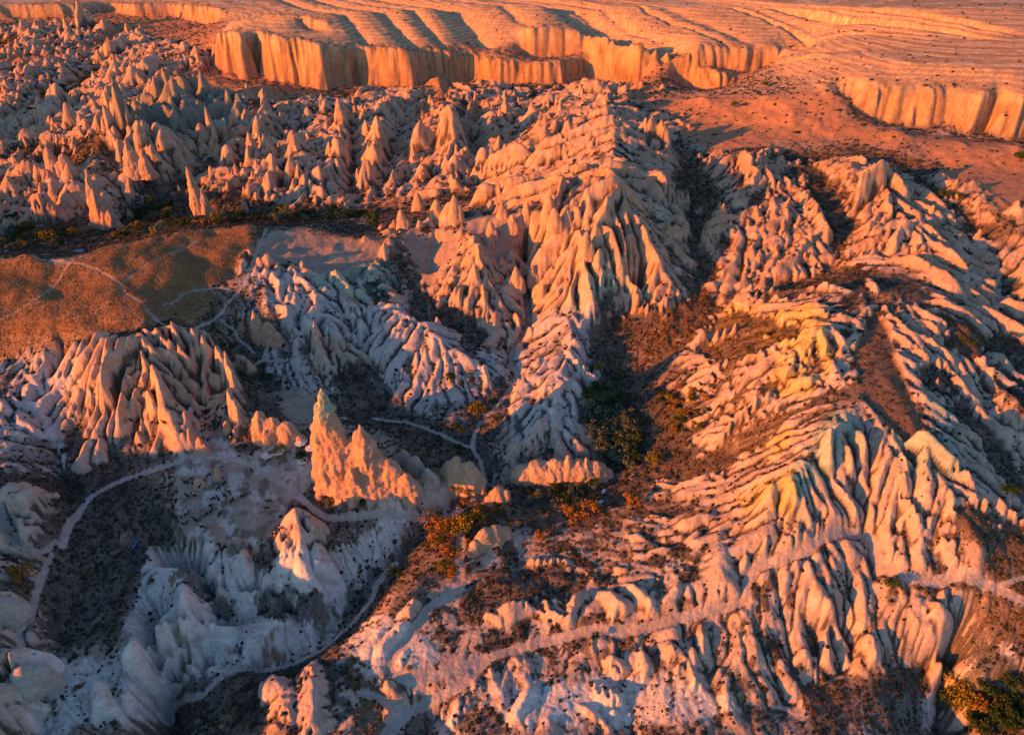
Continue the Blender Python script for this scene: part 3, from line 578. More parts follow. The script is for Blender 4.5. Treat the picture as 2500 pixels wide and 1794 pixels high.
# rills: let water run down the slopes and cut where it gathers
FLOW = np.zeros(H.shape); er = np.random.default_rng(5)
dXc = (Y+CY)*(2*UH/(NC-1)); dYc = (Y+CY)*((lv[-1]-lv[0])/(NR-1))
cell = np.sqrt(dXc*dYc)
for ps in range(3):
    n_ = 420000; fi = er.integers(1, NR-1, n_); fj = er.integers(1, NC-1, n_); Fl = np.zeros(H.size)
    Hn = H+er.normal(0, .04, H.shape)*cell; flat = Hn.ravel()
    nb = [(-1, -1), (-1, 0), (-1, 1), (0, -1), (0, 1), (1, -1), (1, 0), (1, 1)]
    best = np.full(H.shape, 0.); to = np.arange(H.size).reshape(H.shape).copy(); idx = to.copy()
    for di, dj in nb:
        sh = np.roll(np.roll(Hn, -di, 0), -dj, 1); d_ = np.sqrt((di*dYc)**2+(dj*dXc)**2); g_ = (Hn-sh)/d_
        m_ = g_ > best; best = np.where(m_, g_, best); to = np.where(m_, np.roll(np.roll(idx, -di, 0), -dj, 1), to)
    tf = to.ravel(); p_i = fi*NC+fj
    for st in range(90):
        Fl += np.bincount(p_i, minlength=H.size); q_i = tf[p_i]; q_i = q_i[q_i != p_i]
        p_i = q_i
    Fl = Fl.reshape(H.shape); Fl[:2] = 0; Fl[-2:] = 0; Fl[:, :2] = 0; Fl[:, -2:] = 0
    fl = np.log1p(Fl*.5)
    FLOW = np.maximum(FLOW, fl)
    carve = blur(fl, 1)*cell*np.clip(best*1.3, 0, 1)
    H = H-carve*(.30-.05*ps)*(1-.85*M['smooth'])*(1-.2*CLF)*(1-.8*mesa)
    H = H+.25*(blur(H, 1)-H)
H -= PATHM*.25
H = np.where(PATHM > .02, H-PATHM*np.clip(H-blur(H, 3), -1, 1)*.7, H)
gy_, gx_ = np.gradient(H); SLP = np.hypot(gx_/np.gradient(X, axis=1), gy_/np.gradient(Y, axis=0))
def ground(x, y): return float(sample(H, np.array([x]), np.array([y]))[0])
def place(px, py): return hit(px, py, H)
# ------------------------------------------------------------------ ground colours, with the shade of some slopes and gullies painted in
def C(r, g, b): return np.array([r, g, b])
def mix(a, b, m): return a+(b-a)*m[..., None]
n1 = fbm(X, Y, 30, 4, 101); n2 = fbm(X, Y, 5, 4, 105); n3 = fbm(X, Y, 90, 3, 109)
c = np.broadcast_to(C(.47, .315, .215), X.shape+(3,)).copy()
c = mix(c, C(.47, .275, .165), np.clip(.5+n3*1.2, 0, 1)*.6)
c = mix(c, C(.52, .41, .33), np.clip(n1*1.5, 0, 1)*.5)
c = mix(c, C(.76, .76, .75), M['white']*.95)
nearw = np.clip((330-Y)/120, 0, 1)
c = mix(c, C(.52, .45, .41), nearw*.5)
c = mix(c, C(.53, .50, .50), M['pale']*.8)
c = mix(c, C(.51, .34, .24), soft([[(230,790),(420,800),(600,840),(640,1000),(600,1085),(420,1070),(200,1050)]], 3, .3)*.85)
c = mix(c, C(.33, .42, .34), M['green']*.85)
c = mix(c, C(.62, .44, .14), M['yellow']*.85)
c = mix(c, C(.60, .32, .13), CLF*.9)
c = mix(c, C(.46, .28, .15), mesa)
band = sstep(.1, .5, (np.sin(H/2.3*2*math.pi+n1*1.2)+.8*np.sin(H/.9*2*math.pi+n1*2))*.7)
c = mix(c, C(.68, .53, .35), band*mesa*.8)
c = mix(c, C(.60, .47, .32), CLF*sstep(86, 92, H)*.6)
lay = sstep(.35, .9, np.sin(H/7.3*2*math.pi+n3*2))*(1-mesa)
c = mix(c, C(.52, .46, .42), lay*.35*(1-CLF))
CS = (Y+CY)*.00136*1.4
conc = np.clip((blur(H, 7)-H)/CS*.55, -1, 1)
# soil and plant cover between bare rock, deepened in places with painted shade
rock = sstep(.7, 1.7, (lob+n2*.9)/(1+far*1.2))
steep = sstep(.95, 1.5, SLP)
bare = np.clip(np.maximum(np.maximum(rock*.95, steep*.9), M['pale']*sstep(-.1, .35, n1+.25*n2)*.8)+M['white']*.9*(1-M['dark']), 0, 1)
bare = np.maximum(bare, M['fore']*sstep(-.16, .14, fbm(X+.4*Y, Y, 9, 4, 191)+.3*n2)*.92)
veg = (1-bare)*(.62+n1*.5)
veg = np.maximum(veg, M['dark']*(1-.55*rock*steep)*(.78+.3*n2))
veg = np.maximum(veg, M['aut']*(.85-.5*steep)*(1-.75*M['fore']))
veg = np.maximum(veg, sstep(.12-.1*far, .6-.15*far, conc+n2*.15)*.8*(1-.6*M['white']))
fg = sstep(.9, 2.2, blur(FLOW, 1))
veg = np.maximum(veg, fg*.85*(1-M['white']*.5)*(1-.5*CLF)*(1-mesa))  # rill scrub, strengthened to paint deeper gully shadow into the colour
veg *= 1-.8*far*(1-sstep(.2, 1.5, LOBE))*(1-M['dark'])*(1-M['aut'])
veg *= 1-.85*M['bare_slope']
veg *= 1-.95*soft([HORSE, YARD, SAND, SLOPE2, SLOPE3, SLOPE4], 2, .2)
veg *= 1-.85*np.maximum(mesa, CLF)
veg = np.where(M['hill'] > .5, .25, veg)
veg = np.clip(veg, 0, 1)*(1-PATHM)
c = mix(c, C(.24, .13, .075), M['crest']*.9)
veg = veg*(1-M['crest'])+.3*M['crest']
c = mix(c, C(.27, .14, .06), M['hill']*(.85+.2*n2))
c = mix(c, C(.30, .25, .21), soft([HORSE, YARD, SAND], 5, .3)*.75)
c = mix(c, C(.30, .245, .215), soft([SLOPE2, SLOPE3, SLOPE4], 4, .3)*.7)  # bowl slopes greyed and darkened to stand for the shade on them
hz_ = soft([HORSE, YARD], 3, .3)
c = mix(c, C(.56, .53, .52), hz_*sstep(.02, .3, fbm(X*1.3+Y*.6, Y, 11, 4, 181))*.75)
c = mix(c, C(.13, .11, .085), hz_*sstep(.15, .42, fbm(X, Y, 6, 4, 185))*.75)
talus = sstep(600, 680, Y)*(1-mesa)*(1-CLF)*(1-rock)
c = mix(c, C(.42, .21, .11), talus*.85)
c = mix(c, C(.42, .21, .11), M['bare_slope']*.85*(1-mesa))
c = mix(c, C(.35, .25, .18), mesa*np.clip(n1*1.6, 0, 1)*.4)
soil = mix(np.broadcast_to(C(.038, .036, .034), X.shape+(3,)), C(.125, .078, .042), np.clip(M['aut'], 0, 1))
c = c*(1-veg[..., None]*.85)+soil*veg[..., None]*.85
c = mix(c, C(.40, .355, .335), PATHM*(.9-.45*M['hill']))
streak = fbm(X+.3*Y, H*.12, 3.2, 3, 171)
c = c*(1-CLF[..., None]*.75*np.clip(streak[..., None]*1.6, 0, 1))
c = c*(1-CLF[..., None]*.30*sstep(.2, .9, np.sin(H/4.1*2*math.pi+n1*2)+.6*np.sin(H/1.5*2*math.pi+n1*3))[..., None])
topd = CLF*sstep(.1, .6, fbm(X+.2*Y, H*.5, 5, 3, 175))*.5
c = mix(c, C(.22, .17, .13), topd)
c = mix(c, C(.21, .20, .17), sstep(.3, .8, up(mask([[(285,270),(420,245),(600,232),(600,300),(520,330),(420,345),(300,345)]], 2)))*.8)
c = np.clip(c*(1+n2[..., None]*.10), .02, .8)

def add_mesh_grid(name, XX, YY, ZZ, cols=None, vg=None):
    r, q = XX.shape
    me = bpy.data.meshes.new(name)
    v = np.stack([XX, YY, ZZ], -1).reshape(-1, 3).astype(np.float32)
    a = np.arange(r*q).reshape(r, q)
    f = np.stack([a[:-1, :-1], a[:-1, 1:], a[1:, 1:], a[1:, :-1]], -1).reshape(-1, 4).astype(np.int32)
    me.vertices.add(len(v)); me.vertices.foreach_set('co', v.ravel())
    me.loops.add(f.size); me.loops.foreach_set('vertex_index', f.ravel())
    me.polygons.add(len(f)); me.polygons.foreach_set('loop_start', np.arange(0, f.size, 4, dtype=np.int32))
    me.polygons.foreach_set('loop_total', np.full(len(f), 4, np.int32))
    me.polygons.foreach_set('use_smooth', np.ones(len(f), bool))
    me.update()
    if cols is not None:
        at_ = me.attributes.new('col', 'FLOAT_COLOR', 'POINT')
        at_.data.foreach_set('color', np.concatenate([cols.reshape(-1, 3), np.ones((len(v), 1))], 1).astype(np.float32).ravel())
        at_ = me.attributes.new('veg', 'FLOAT', 'POINT'); at_.data.foreach_set('value', vg.reshape(-1).astype(np.float32))
    o = bpy.data.objects.new(name, me); COL.objects.link(o)
    return o

def node(nt, t, **k):
    n = nt.nodes.new(t)
    for a, b in k.items():
        if a.startswith('i_'): n.inputs[int(a[2:])].default_value = b
        else: setattr(n, a, b)
    return n
def new_mat(name, rough=.9):
    m = bpy.data.materials.new(name); m.use_nodes = True; nt = m.node_tree
    p = nt.nodes['Principled BSDF']; p.inputs['Roughness'].default_value = rough
    p.inputs['Specular IOR Level'].default_value = .12
    return m, nt, p
def rock_nodes(nt, p, colsock, vegsock=None, bump=1.0, layers=True):
    L = nt.links.new
    geo = node(nt, 'ShaderNodeNewGeometry')
    nA = node(nt, 'ShaderNodeTexNoise'); nA.inputs['Scale'].default_value = .9; nA.inputs['Detail'].default_value = 9; nA.inputs['Roughness'].default_value = .62
    L(geo.outputs['Position'], nA.inputs['Vector'])
    mp = node(nt, 'ShaderNodeMapping'); mp.inputs['Scale'].default_value = (.08, .08, 1.6); L(geo.outputs['Position'], mp.inputs['Vector'])
    nS = node(nt, 'ShaderNodeTexNoise'); nS.inputs['Scale'].default_value = 1.0; nS.inputs['Detail'].default_value = 5; L(mp.outputs[0], nS.inputs['Vector'])
    nB = node(nt, 'ShaderNodeTexNoise'); nB.inputs['Scale'].default_value = .22; nB.inputs['Detail'].default_value = 5; L(geo.outputs['Position'], nB.inputs['Vector'])
    r1 = node(nt, 'ShaderNodeMapRange', i_1=.3, i_2=.7, i_3=.76, i_4=1.18); L(nA.outputs[0], r1.inputs[0])
    r2 = node(nt, 'ShaderNodeMapRange', i_1=.35, i_2=.65, i_3=.95, i_4=1.05); L(nS.outputs[0], r2.inputs[0])
    r3 = node(nt, 'ShaderNodeMapRange', i_1=.35, i_2=.65, i_3=.88, i_4=1.1); L(nB.outputs[0], r3.inputs[0])
    m1 = node(nt, 'ShaderNodeMath', operation='MULTIPLY'); L(r1.outputs[0], m1.inputs[0]); L(r2.outputs[0], m1.inputs[1])
    m2 = node(nt, 'ShaderNodeMath', operation='MULTIPLY'); L(m1.outputs[0], m2.inputs[0]); L(r3.outputs[0], m2.inputs[1])
    vm = node(nt, 'ShaderNodeVectorMath', operation='SCALE'); L(colsock, vm.inputs[0]); L(m2.outputs[0], vm.inputs['Scale'])
    out = vm.outputs[0]
    hsum = node(nt, 'ShaderNodeMath', operation='MULTIPLY_ADD', i_1=.12); L(nS.outputs[0], hsum.inputs[0]); L(nA.outputs[0], hsum.inputs[2])
    hout = hsum.outputs[0]
    if vegsock:
        nC = node(nt, 'ShaderNodeTexNoise'); nC.inputs['Scale'].default_value = .75; nC.inputs['Detail'].default_value = 6; nC.inputs['Roughness'].default_value = .7
        L(geo.outputs['Position'], nC.inputs['Vector'])
        s = node(nt, 'ShaderNodeMath', operation='ADD'); L(nC.outputs[0], s.inputs[0]); L(vegsock, s.inputs[1])
        th = node(nt, 'ShaderNodeMapRange', i_1=.92, i_2=1.05, i_3=0, i_4=1); L(s.outputs[0], th.inputs[0])
        nD = node(nt, 'ShaderNodeTexNoise'); nD.inputs['Scale'].default_value = 2.2; nD.inputs['Detail'].default_value = 4; L(geo.outputs['Position'], nD.inputs['Vector'])
        dk = node(nt, 'ShaderNodeMapRange', i_1=.3, i_2=.7, i_3=.35, i_4=.95); L(nD.outputs[0], dk.inputs[0])
        v2 = node(nt, 'ShaderNodeVectorMath', operation='SCALE'); L(out, v2.inputs[0]); L(dk.outputs[0], v2.inputs['Scale'])
        mx = node(nt, 'ShaderNodeMix', data_type='RGBA'); L(th.outputs[0], mx.inputs['Factor']); L(out, mx.inputs['A']); L(v2.outputs[0], mx.inputs['B'])
        out = mx.outputs['Result']
    L(out, p.inputs['Base Color'])
    bp = node(nt, 'ShaderNodeBump'); bp.inputs['Strength'].default_value = .6*bump; bp.inputs['Distance'].default_value = .9
    L(hout, bp.inputs['Height']); L(bp.outputs[0], p.inputs['Normal'])
m_ter, nt, p = new_mat('tuff_ground')
ac = node(nt, 'ShaderNodeAttribute', attribute_name='col'); av = node(nt, 'ShaderNodeAttribute', attribute_name='veg')
rock_nodes(nt, p, ac.outputs['Color'], av.outputs['Fac'])
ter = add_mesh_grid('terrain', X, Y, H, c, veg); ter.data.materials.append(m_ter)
ter['kind'] = 'structure'

# ------------------------------------------------------------------ land outside the detailed part, out to the horizon
gx = np.concatenate([-np.geomspace(9000, 700, 22), np.linspace(-660, 660, 133), np.geomspace(700, 9000, 22)])
gy = np.concatenate([-np.geomspace(3000, 420, 12), np.linspace(-400, 1400, 181), np.geomspace(1500, 14000, 24)])
OX, OY = np.meshgrid(gx, gy)
oyc = np.clip(OY, Y0+2, Y1-4); ouc = OX/(oyc+CY)
inside = (np.abs(ouc) < UH-.012) & (OY > Y0+4) & (OY < Y1-15)
oxc = np.clip(ouc, -UH+.004, UH-.004)*(oyc+CY)
OZ = sample(blur(BASE, 6), oxc, oyc)
dd = np.hypot(OX-oxc, OY-oyc)
OZ = OZ*np.exp(-dd/900)+20*(1-np.exp(-dd/900))
hz = np.zeros(OX.shape)
for hx, hy, hh, sx, sy in SHADE_HILLS:
    hz += hh*np.exp(-((OX-hx)/sx)**2-((OY-hy)/sy)**2)
edge = 1-np.exp(-(dd/25)**2)
OZ = OZ+hz*edge+fbm(OX, OY, 60, 4, 131)*6*edge
OZ = np.where(OY > 1400, np.minimum(OZ, 60)-(OY-1400)*.004, OZ)
deep = inside & ((UH-np.abs(ouc))*(oyc+CY) > 26) & (OY > Y0+26)
OZ = np.where(inside, OZ-2.5, OZ); OZ = np.where(deep, OZ-40, OZ)
oc = np.broadcast_to(C(.34, .25, .19), OX.shape+(3,)).copy()
oc = mix(oc, C(.20, .15, .10), np.clip(.5+fbm(OX, OY, 120, 3, 141), 0, 1))
out = add_mesh_grid('surrounding_hills', OX, OY, OZ, oc, np.full(OX.shape, .3)); out.data.materials.append(m_ter); out['kind'] = 'structure'
# ------------------------------------------------------------------ objects
def new_obj(name, me, parent=None, loc=None, rz=0, sc=None, label=None, cat=None, group=None, kind=None):
    o = bpy.data.objects.new(name, me); COL.objects.link(o)
    if parent: o.parent = parent
    if loc is not None: o.location = loc
    o.rotation_euler = (0, 0, rz)
    if sc is not None: o.scale = sc if hasattr(sc, '__len__') else (sc, sc, sc)
    if label: o['label'] = label
    if cat: o['category'] = cat
    if group: o['group'] = group
    if kind: o['kind'] = kind
    return o
def mesh_from(name, V, Fc, mat, smooth=True):
    me = bpy.data.meshes.new(name); me.from_pydata([tuple(v) for v in V], [], Fc); me.materials.append(mat)
    if smooth: me.polygons.foreach_set('use_smooth', [True]*len(me.polygons))
    me.update(); return me
def rock_mat(name, col, top=None, zt=0, zw=3):
    m, nt, p = new_mat(name)
    rgb = node(nt, 'ShaderNodeRGB'); rgb.outputs[0].default_value = (*col, 1); sock = rgb.outputs[0]
    if top:
        g = node(nt, 'ShaderNodeNewGeometry'); s = node(nt, 'ShaderNodeSeparateXYZ'); nt.links.new(g.outputs['Position'], s.inputs[0])
        mr = node(nt, 'ShaderNodeMapRange', i_1=zt, i_2=zt+zw); nt.links.new(s.outputs[2], mr.inputs[0])
        mx = node(nt, 'ShaderNodeMix', data_type='RGBA'); mx.inputs['B'].default_value = (*top, 1)
        nt.links.new(mr.outputs[0], mx.inputs['Factor']); nt.links.new(sock, mx.inputs['A']); sock = mx.outputs['Result']
    rock_nodes(nt, p, sock, None, 1.0)
    return m
M_PINK = rock_mat('pink_tuff', (.46, .30, .21)); M_TAN = rock_mat('tan_tuff', (.47, .32, .22)); M_GREY = rock_mat('grey_tuff', (.40, .36, .32))
M_PINN = rock_mat('pinnacle_tuff', (.46, .29, .20), (.33, .37, .26), 35, 4)

def vnoise(P, s, seed, o=3):
    x, y, z = P[:, 0]/s, P[:, 1]/s, P[:, 2]/s; r = 0; a = 1; f = 1
    for k in range(o):
        r = r+a*(noise(x*f+z*f*.37, y*f+11.3, seed+k)+noise(y*f-z*f*.41+3.1, z*f, seed+k+7)+noise(z*f+5.2, x*f, seed+k+13))/2
        a *= .5; f *= 2.1
    return r
def column(x, y, rx, ry, h, lean=(0, 0), z0=0, p=1.7, q=.62, rot=0, n=28, m=16, sub=-3):
    """a tapering rounded column with its foot below the ground"""
    V = []; Fc = []
    for i in range(m):
        s = i/(m-1); r = max((1-s**p), 0)**q if i < m-1 else .02
        zz = sub+(h-sub)*s
        for k in range(n):
            a = 2*math.pi*k/n
            ex, ey = rx*r*math.cos(a), ry*r*math.sin(a)
            V.append((x+ex*math.cos(rot)-ey*math.sin(rot)+lean[0]*s, y+ex*math.sin(rot)+ey*math.cos(rot)+lean[1]*s, z0+zz))
    for i in range(m-1):
        for k in range(n): Fc.append((i*n+k, i*n+(k+1) % n, (i+1)*n+(k+1) % n, (i+1)*n+k))
    Fc.append(tuple((m-1)*n+k for k in range(n))); Fc.append(tuple(n-1-k for k in range(n)))
    return V, Fc
def rock(name, cols, mat, voxel=.45, rough=.5, flute=.5, seed=1, fs=3.0):
    """several columns fused into one weathered rock"""
    V = []; Fc = []
    for c in cols:
        v, f = column(**c); o = len(V); V += v; Fc += [tuple(a+o for a in q) for q in f]
    me = bpy.data.meshes.new('tmp'); me.from_pydata(V, [], Fc); ob = bpy.data.objects.new('tmp', me); COL.objects.link(ob)
    md = ob.modifiers.new('r', 'REMESH'); md.mode = 'VOXEL'; md.voxel_size = voxel
    dg = bpy.context.evaluated_depsgraph_get(); me2 = bpy.data.meshes.new_from_object(ob.evaluated_get(dg))
    bpy.data.objects.remove(ob); bpy.data.meshes.remove(me)
    n = len(me2.vertices); P = np.empty(n*3, np.float32); me2.vertices.foreach_get('co', P); P = P.reshape(-1, 3).astype(float)
    N = np.empty(n*3, np.float32); me2.vertices.foreach_get('normal', N); N = N.reshape(-1, 3)
    d = rough*vnoise(P, 5.0, seed, 4)+.16*rough*vnoise(P, .9, seed+40, 2)
    side = np.clip(1-np.abs(N[:, 2])*.9, 0, 1)
    F2 = P.copy(); F2[:, 2] *= .16
    fl = np.abs(vnoise(F2, fs, seed+20, 2)); d += side*flute*(fl*1.6-.4)
    P += N*d[:, None]
    me2.vertices.foreach_set('co', P.astype(np.float32).ravel()); me2.name = name
    me2.materials.clear(); me2.materials.append(mat); me2.polygons.foreach_set('use_smooth', np.ones(len(me2.polygons), bool)); me2.update()
    return me2
def put_rock(name, px, py, cols, mat, label, cat='rock', group=None, **k):
    x, y, z = place(px, py); me = rock(name, cols, mat, **k)
    return new_obj(name, me, loc=(x, y, z-.4), label=label, cat=cat, group=group)
D = dict
put_rock('rock_pinnacle', 862, 1188, [D(x=-8.5, y=6, rx=7.2, ry=6.4, h=38, lean=(.6, 1.4), p=2.0, q=.8), D(x=-6, y=5, rx=8.4, ry=6.5, h=26, p=1.6, q=.75), D(x=0, y=5, rx=7, ry=5.5, h=18, p=1.4), D(x=-9, y=1.5, rx=3.6, ry=3.4, h=13, p=1.3),
   D(x=6.5, y=3.5, rx=6.4, ry=5.4, h=25, lean=(-1.8, 0), p=1.55), D(x=9.5, y=3, rx=7.6, ry=5, h=17, lean=(-2.4, 1), p=1.25), D(x=15, y=2, rx=6.4, ry=4.6, h=10, lean=(-2, 1), p=1.2), D(x=1, y=-1.5, rx=3.4, ry=3, h=10, p=1.3), D(x=20, y=0, rx=5, ry=3.6, h=5, p=1.4), D(x=3, y=2, rx=18, ry=6.5, h=5, p=1.6)],
   M_PINN, 'tallest orange rock pinnacle with a pale green tip beside the white parasols', 'rock pinnacle', rough=1.2, flute=.9, seed=3, fs=3.6)
put_rock('rock_wall', 675, 1100, [D(x=-6.5, y=6, rx=4.6, ry=3.8, h=15, p=2.4), D(x=-1.5, y=5.2, rx=4.6, ry=4, h=13, p=3), D(x=4, y=4.2, rx=5.4, ry=4.2, h=11, p=2.8), D(x=-3.4, y=1.8, rx=2.6, ry=2.4, h=9, p=1.3), D(x=9, y=3, rx=3.6, ry=3.4, h=6, p=1.6), D(x=1.5, y=.6, rx=2.4, ry=1.8, h=5, p=1.3), D(x=0, y=3, rx=11, ry=4.4, h=4, p=1.6)],
   M_PINK, 'broad orange rock wall behind the cluster of white parasols', 'rock', rough=.9, flute=.8, seed=9, fs=3.4)
put_rock('rock_loaf', 1372, 1182, [D(x=-15, y=2.5, rx=5.6, ry=4, h=7.6, p=3, q=.5), D(x=-9, y=3, rx=7, ry=4.6, h=9.4, p=3.6, q=.5), D(x=-2.5, y=3, rx=6, ry=4.4, h=10.2, p=3.6, q=.5), D(x=2.4, y=3.2, rx=3, ry=4, h=12, p=2.4), D(x=6.5, y=3, rx=4.6, ry=4.2, h=10.4, p=2.8), D(x=9.4, y=3.2, rx=2.4, ry=4, h=11, p=2), D(x=14, y=3.6, rx=5, ry=3.8, h=8.8, p=2.4), D(x=18, y=4.2, rx=4, ry=3, h=4.4, p=1.6), D(x=-1, y=2.6, rx=18, ry=4.4, h=8.6, p=4, q=.5)],
   M_TAN, 'long fluted orange rock lying like a loaf in the valley middle', 'rock', rough=1.2, flute=.7, seed=15, fs=5)
put_rock('boulder', 1128, 1185, [D(x=-6, y=4, rx=3.4, ry=3.5, h=9.5, p=1.8, lean=(1, 0)), D(x=-2.5, y=1.5, rx=5, ry=4, h=12.5, p=2, lean=(.5, 0)), D(x=2.5, y=1, rx=6, ry=4.2, h=10.8, p=2.4), D(x=5.5, y=1, rx=3.4, ry=3.2, h=7.2, p=2.4), D(x=-4, y=0, rx=4, ry=3, h=3.5, p=2.4)],
   M_TAN, 'large orange boulder with ridged top at the right end of the rock row', 'boulder', rough=.6, flute=.8, seed=22)
put_rock('boulder', 1030, 1180, [D(x=-3, y=6, rx=3.4, ry=3.4, h=9, p=2.6), D(x=2, y=1, rx=3, ry=3, h=7, p=2.2), D(x=4.5, y=.5, rx=2.4, ry=2.4, h=5, p=2.2)],
   M_GREY, 'grey rounded rock tower between the tall pinnacle and the orange boulder', 'boulder', rough=.4, flute=.8, seed=27)
put_rock('boulder', 985, 1140, [D(x=0, y=2, rx=3, ry=3, h=7, p=2.4), D(x=-2.5, y=1, rx=2, ry=2, h=5, p=2.2)], M_GREY, 'small grey rock behind the right foot of the tall pinnacle', 'boulder', rough=.5, flute=.5, seed=31)
put_rock('boulder', 985, 1215, [D(x=0, y=2.5, rx=4.2, ry=3.6, h=8.5, p=1.6, lean=(-1.5, 1)), D(x=3.5, y=1.5, rx=3, ry=3, h=5, p=1.8)], M_TAN, 'smooth shaded rock leaning on the right foot of the tall pinnacle', 'boulder', rough=.3, flute=.3, seed=33)
put_rock('boulder', 1216, 1222, [D(x=0, y=1.5, rx=4.4, ry=3.6, h=5.6, p=2.6), D(x=3, y=1, rx=2.6, ry=2.6, h=4.6, p=2.6), D(x=-3, y=.3, rx=2.6, ry=2.2, h=3, p=2.4)], M_TAN, 'cracked pink boulder below the left end of the rock loaf', 'boulder', rough=.8, flute=.5, seed=35, voxel=.35)
put_rock('boulder', 1190, 1350, [D(x=-4.5, y=1, rx=3.5, ry=3, h=5.5, p=2.4, rot=.7), D(x=-1, y=4, rx=5, ry=3.5, h=7.5, p=2.6, rot=.6), D(x=3, y=6, rx=4.5, ry=3.4, h=8, p=2.6, rot=.4), D(x=6, y=7.5, rx=3.2, ry=3, h=6, p=2.4), D(x=3, y=3, rx=4.5, ry=3, h=2.5, p=2)],
   M_TAN, 'slanting slab boulder right of the yellow trees with orange left end', 'boulder', rough=.6, flute=.4, seed=38)
put_rock('rock_cone', 652, 835, [D(x=-3.6, y=2.5, rx=4.6, ry=4.6, h=16, p=1.15, q=.85, lean=(-.8, 0)), D(x=1, y=1.5, rx=5, ry=4.8, h=10, p=1.2), D(x=4.6, y=.5, rx=4, ry=3.8, h=6, p=1.4)], M_PINK, 'lone pointed rock beside the footpath junction, lit on its left tip', 'rock cone', rough=.5, flute=.5, seed=41)
put_rock('rock_spire', 497, 540, [D(x=-.5, y=2, rx=6, ry=5.4, h=36, p=1.35, q=.75, lean=(-3, 0)), D(x=4, y=1, rx=4.4, ry=4.4, h=21, p=1.3, lean=(-1.5, 0)), D(x=-4, y=0, rx=4.5, ry=4, h=5, p=1.5)], M_PINK, 'slender orange rock spire standing alone behind the grassy hill', 'rock spire', rough=.6, flute=.7, seed=44, voxel=.6)
put_rock('rock_spire', 1112, 545, [D(x=0, y=2, rx=4.4, ry=4, h=16, p=1.6, q=.7, lean=(-.6, 0)), D(x=2.5, y=1.5, rx=2.8, ry=2.8, h=11, p=1.7)], M_PINK, 'orange pointed rock standing on the grassy saddle in the middle', 'rock spire', rough=.4, flute=.4, seed=47, voxel=.5)
put_rock('rock_spire', 258, 560, [D(x=-5, y=6, rx=5.5, ry=6, h=38, p=1.6, q=.75, lean=(0, 2)), D(x=-2, y=3, rx=4.5, ry=4.5, h=27, p=1.6), D(x=5, y=1, rx=4, ry=4, h=14, p=1.5), D(x=8.5, y=1, rx=2.4, ry=2.4, h=11, p=1.5), D(x=1, y=2, rx=6, ry=5, h=13, p=1.5)], M_PINK, 'tall twin rock tower at the left above the valley trees', 'rock spire', rough=.8, flute=1.0, seed=50, voxel=.6)
put_rock('rock_cone', 330, 432, [D(x=0, y=3, rx=9, ry=8, h=26, p=1.05, q=.95, lean=(-2, 2)), D(x=8, y=2, rx=7, ry=6, h=14, p=1.2)], M_PINK, 'big pyramid rock in front of the dark crag at the upper left', 'rock cone', rough=.9, flute=1.4, seed=53, voxel=.8)
put_rock('rock_cone', 130, 425, [D(x=0, y=3, rx=7, ry=6.5, h=20, p=1.15, q=.8), D(x=9, y=3, rx=6, ry=6, h=14, p=1.6), D(x=5, y=1, rx=5, ry=4, h=9, p=1.4)], M_PINK, 'pointed shaded rock beside a blunt one near the left edge', 'rock cone', rough=.6, flute=.8, seed=56, voxel=.7)
put_rock('rock_cone', 480, 1103, [D(x=-1.6, y=2.5, rx=2.8, ry=2.8, h=10, p=1.3, q=.75), D(x=1.5, y=1.5, rx=3, ry=2.6, h=6, p=1.3), D(x=3.6, y=.5, rx=2.6, ry=2.4, h=3.2, p=1.4)], M_PINK, 'orange pointed rock left of the waiting horses in the sheltered yard', 'rock cone', rough=.35, flute=.4, seed=59, voxel=.3)
put_rock('boulder', 555, 1058, [D(x=0, y=1.2, rx=2.2, ry=2, h=6, p=1.9)], M_TAN, 'pale rounded rock right of the waiting horses in the yard', 'boulder', rough=.3, flute=.2, seed=62, voxel=.3)
put_rock('rock_cone', 533, 1172, [D(x=0, y=1, rx=2.2, ry=2, h=6.2, p=1.3, lean=(-.3, .2)), D(x=-1, y=0, rx=1.5, ry=1.4, h=2.6)], M_TAN, 'small pointed rock beside horses on the dusty slope', 'rock cone', rough=.3, flute=.3, seed=65, voxel=.3)
put_rock('boulder', 487, 1190, [D(x=0, y=1, rx=2.9, ry=2.6, h=4.4, p=1.9)], M_TAN, 'smooth pale dome of rock left of the small pointed rock among horses', 'boulder', rough=.3, flute=.15, seed=68, voxel=.3)
put_rock('boulder', 785, 1208, [D(x=0, y=1.4, rx=2.6, ry=2.6, h=6.2, p=2.2, lean=(.8, .6)), D(x=-.6, y=-.5, rx=2.2, ry=1.8, h=2.8, p=2)], M_TAN, 'egg shaped boulder at the left foot of the tall pinnacle', 'boulder', rough=.25, flute=.2, seed=71, voxel=.3)
put_rock('boulder', 845, 1212, [D(x=0, y=1.4, rx=2.4, ry=2.2, h=3.6, p=1.8), D(x=3, y=.4, rx=1.8, ry=2, h=5, p=1.8), D(x=2.6, y=-2.2, rx=1.5, ry=1.5, h=3, p=1.8)], M_TAN, 'pair of pale rounded rocks below the middle of the tall pinnacle', 'boulder', rough=.3, flute=.3, seed=74, voxel=.3)
put_rock('boulder', 72, 1690, [D(x=-1, y=2, rx=5.2, ry=4.6, h=7, p=2.4), D(x=2.5, y=3.5, rx=3.4, ry=3.2, h=6, p=2.4)], M_GREY, 'big grey boulder on the white bench near the lower left corner', 'boulder', rough=.5, flute=.4, seed=77)
put_rock('boulder', 12, 1525, [D(x=-1.5, y=3, rx=5, ry=4.6, h=8, p=2.2), D(x=1.2, y=5, rx=3, ry=3, h=5, p=2)], M_GREY, 'grey boulder cut by the left edge above the autumn scrub', 'boulder', rough=.5, flute=.4, seed=80)
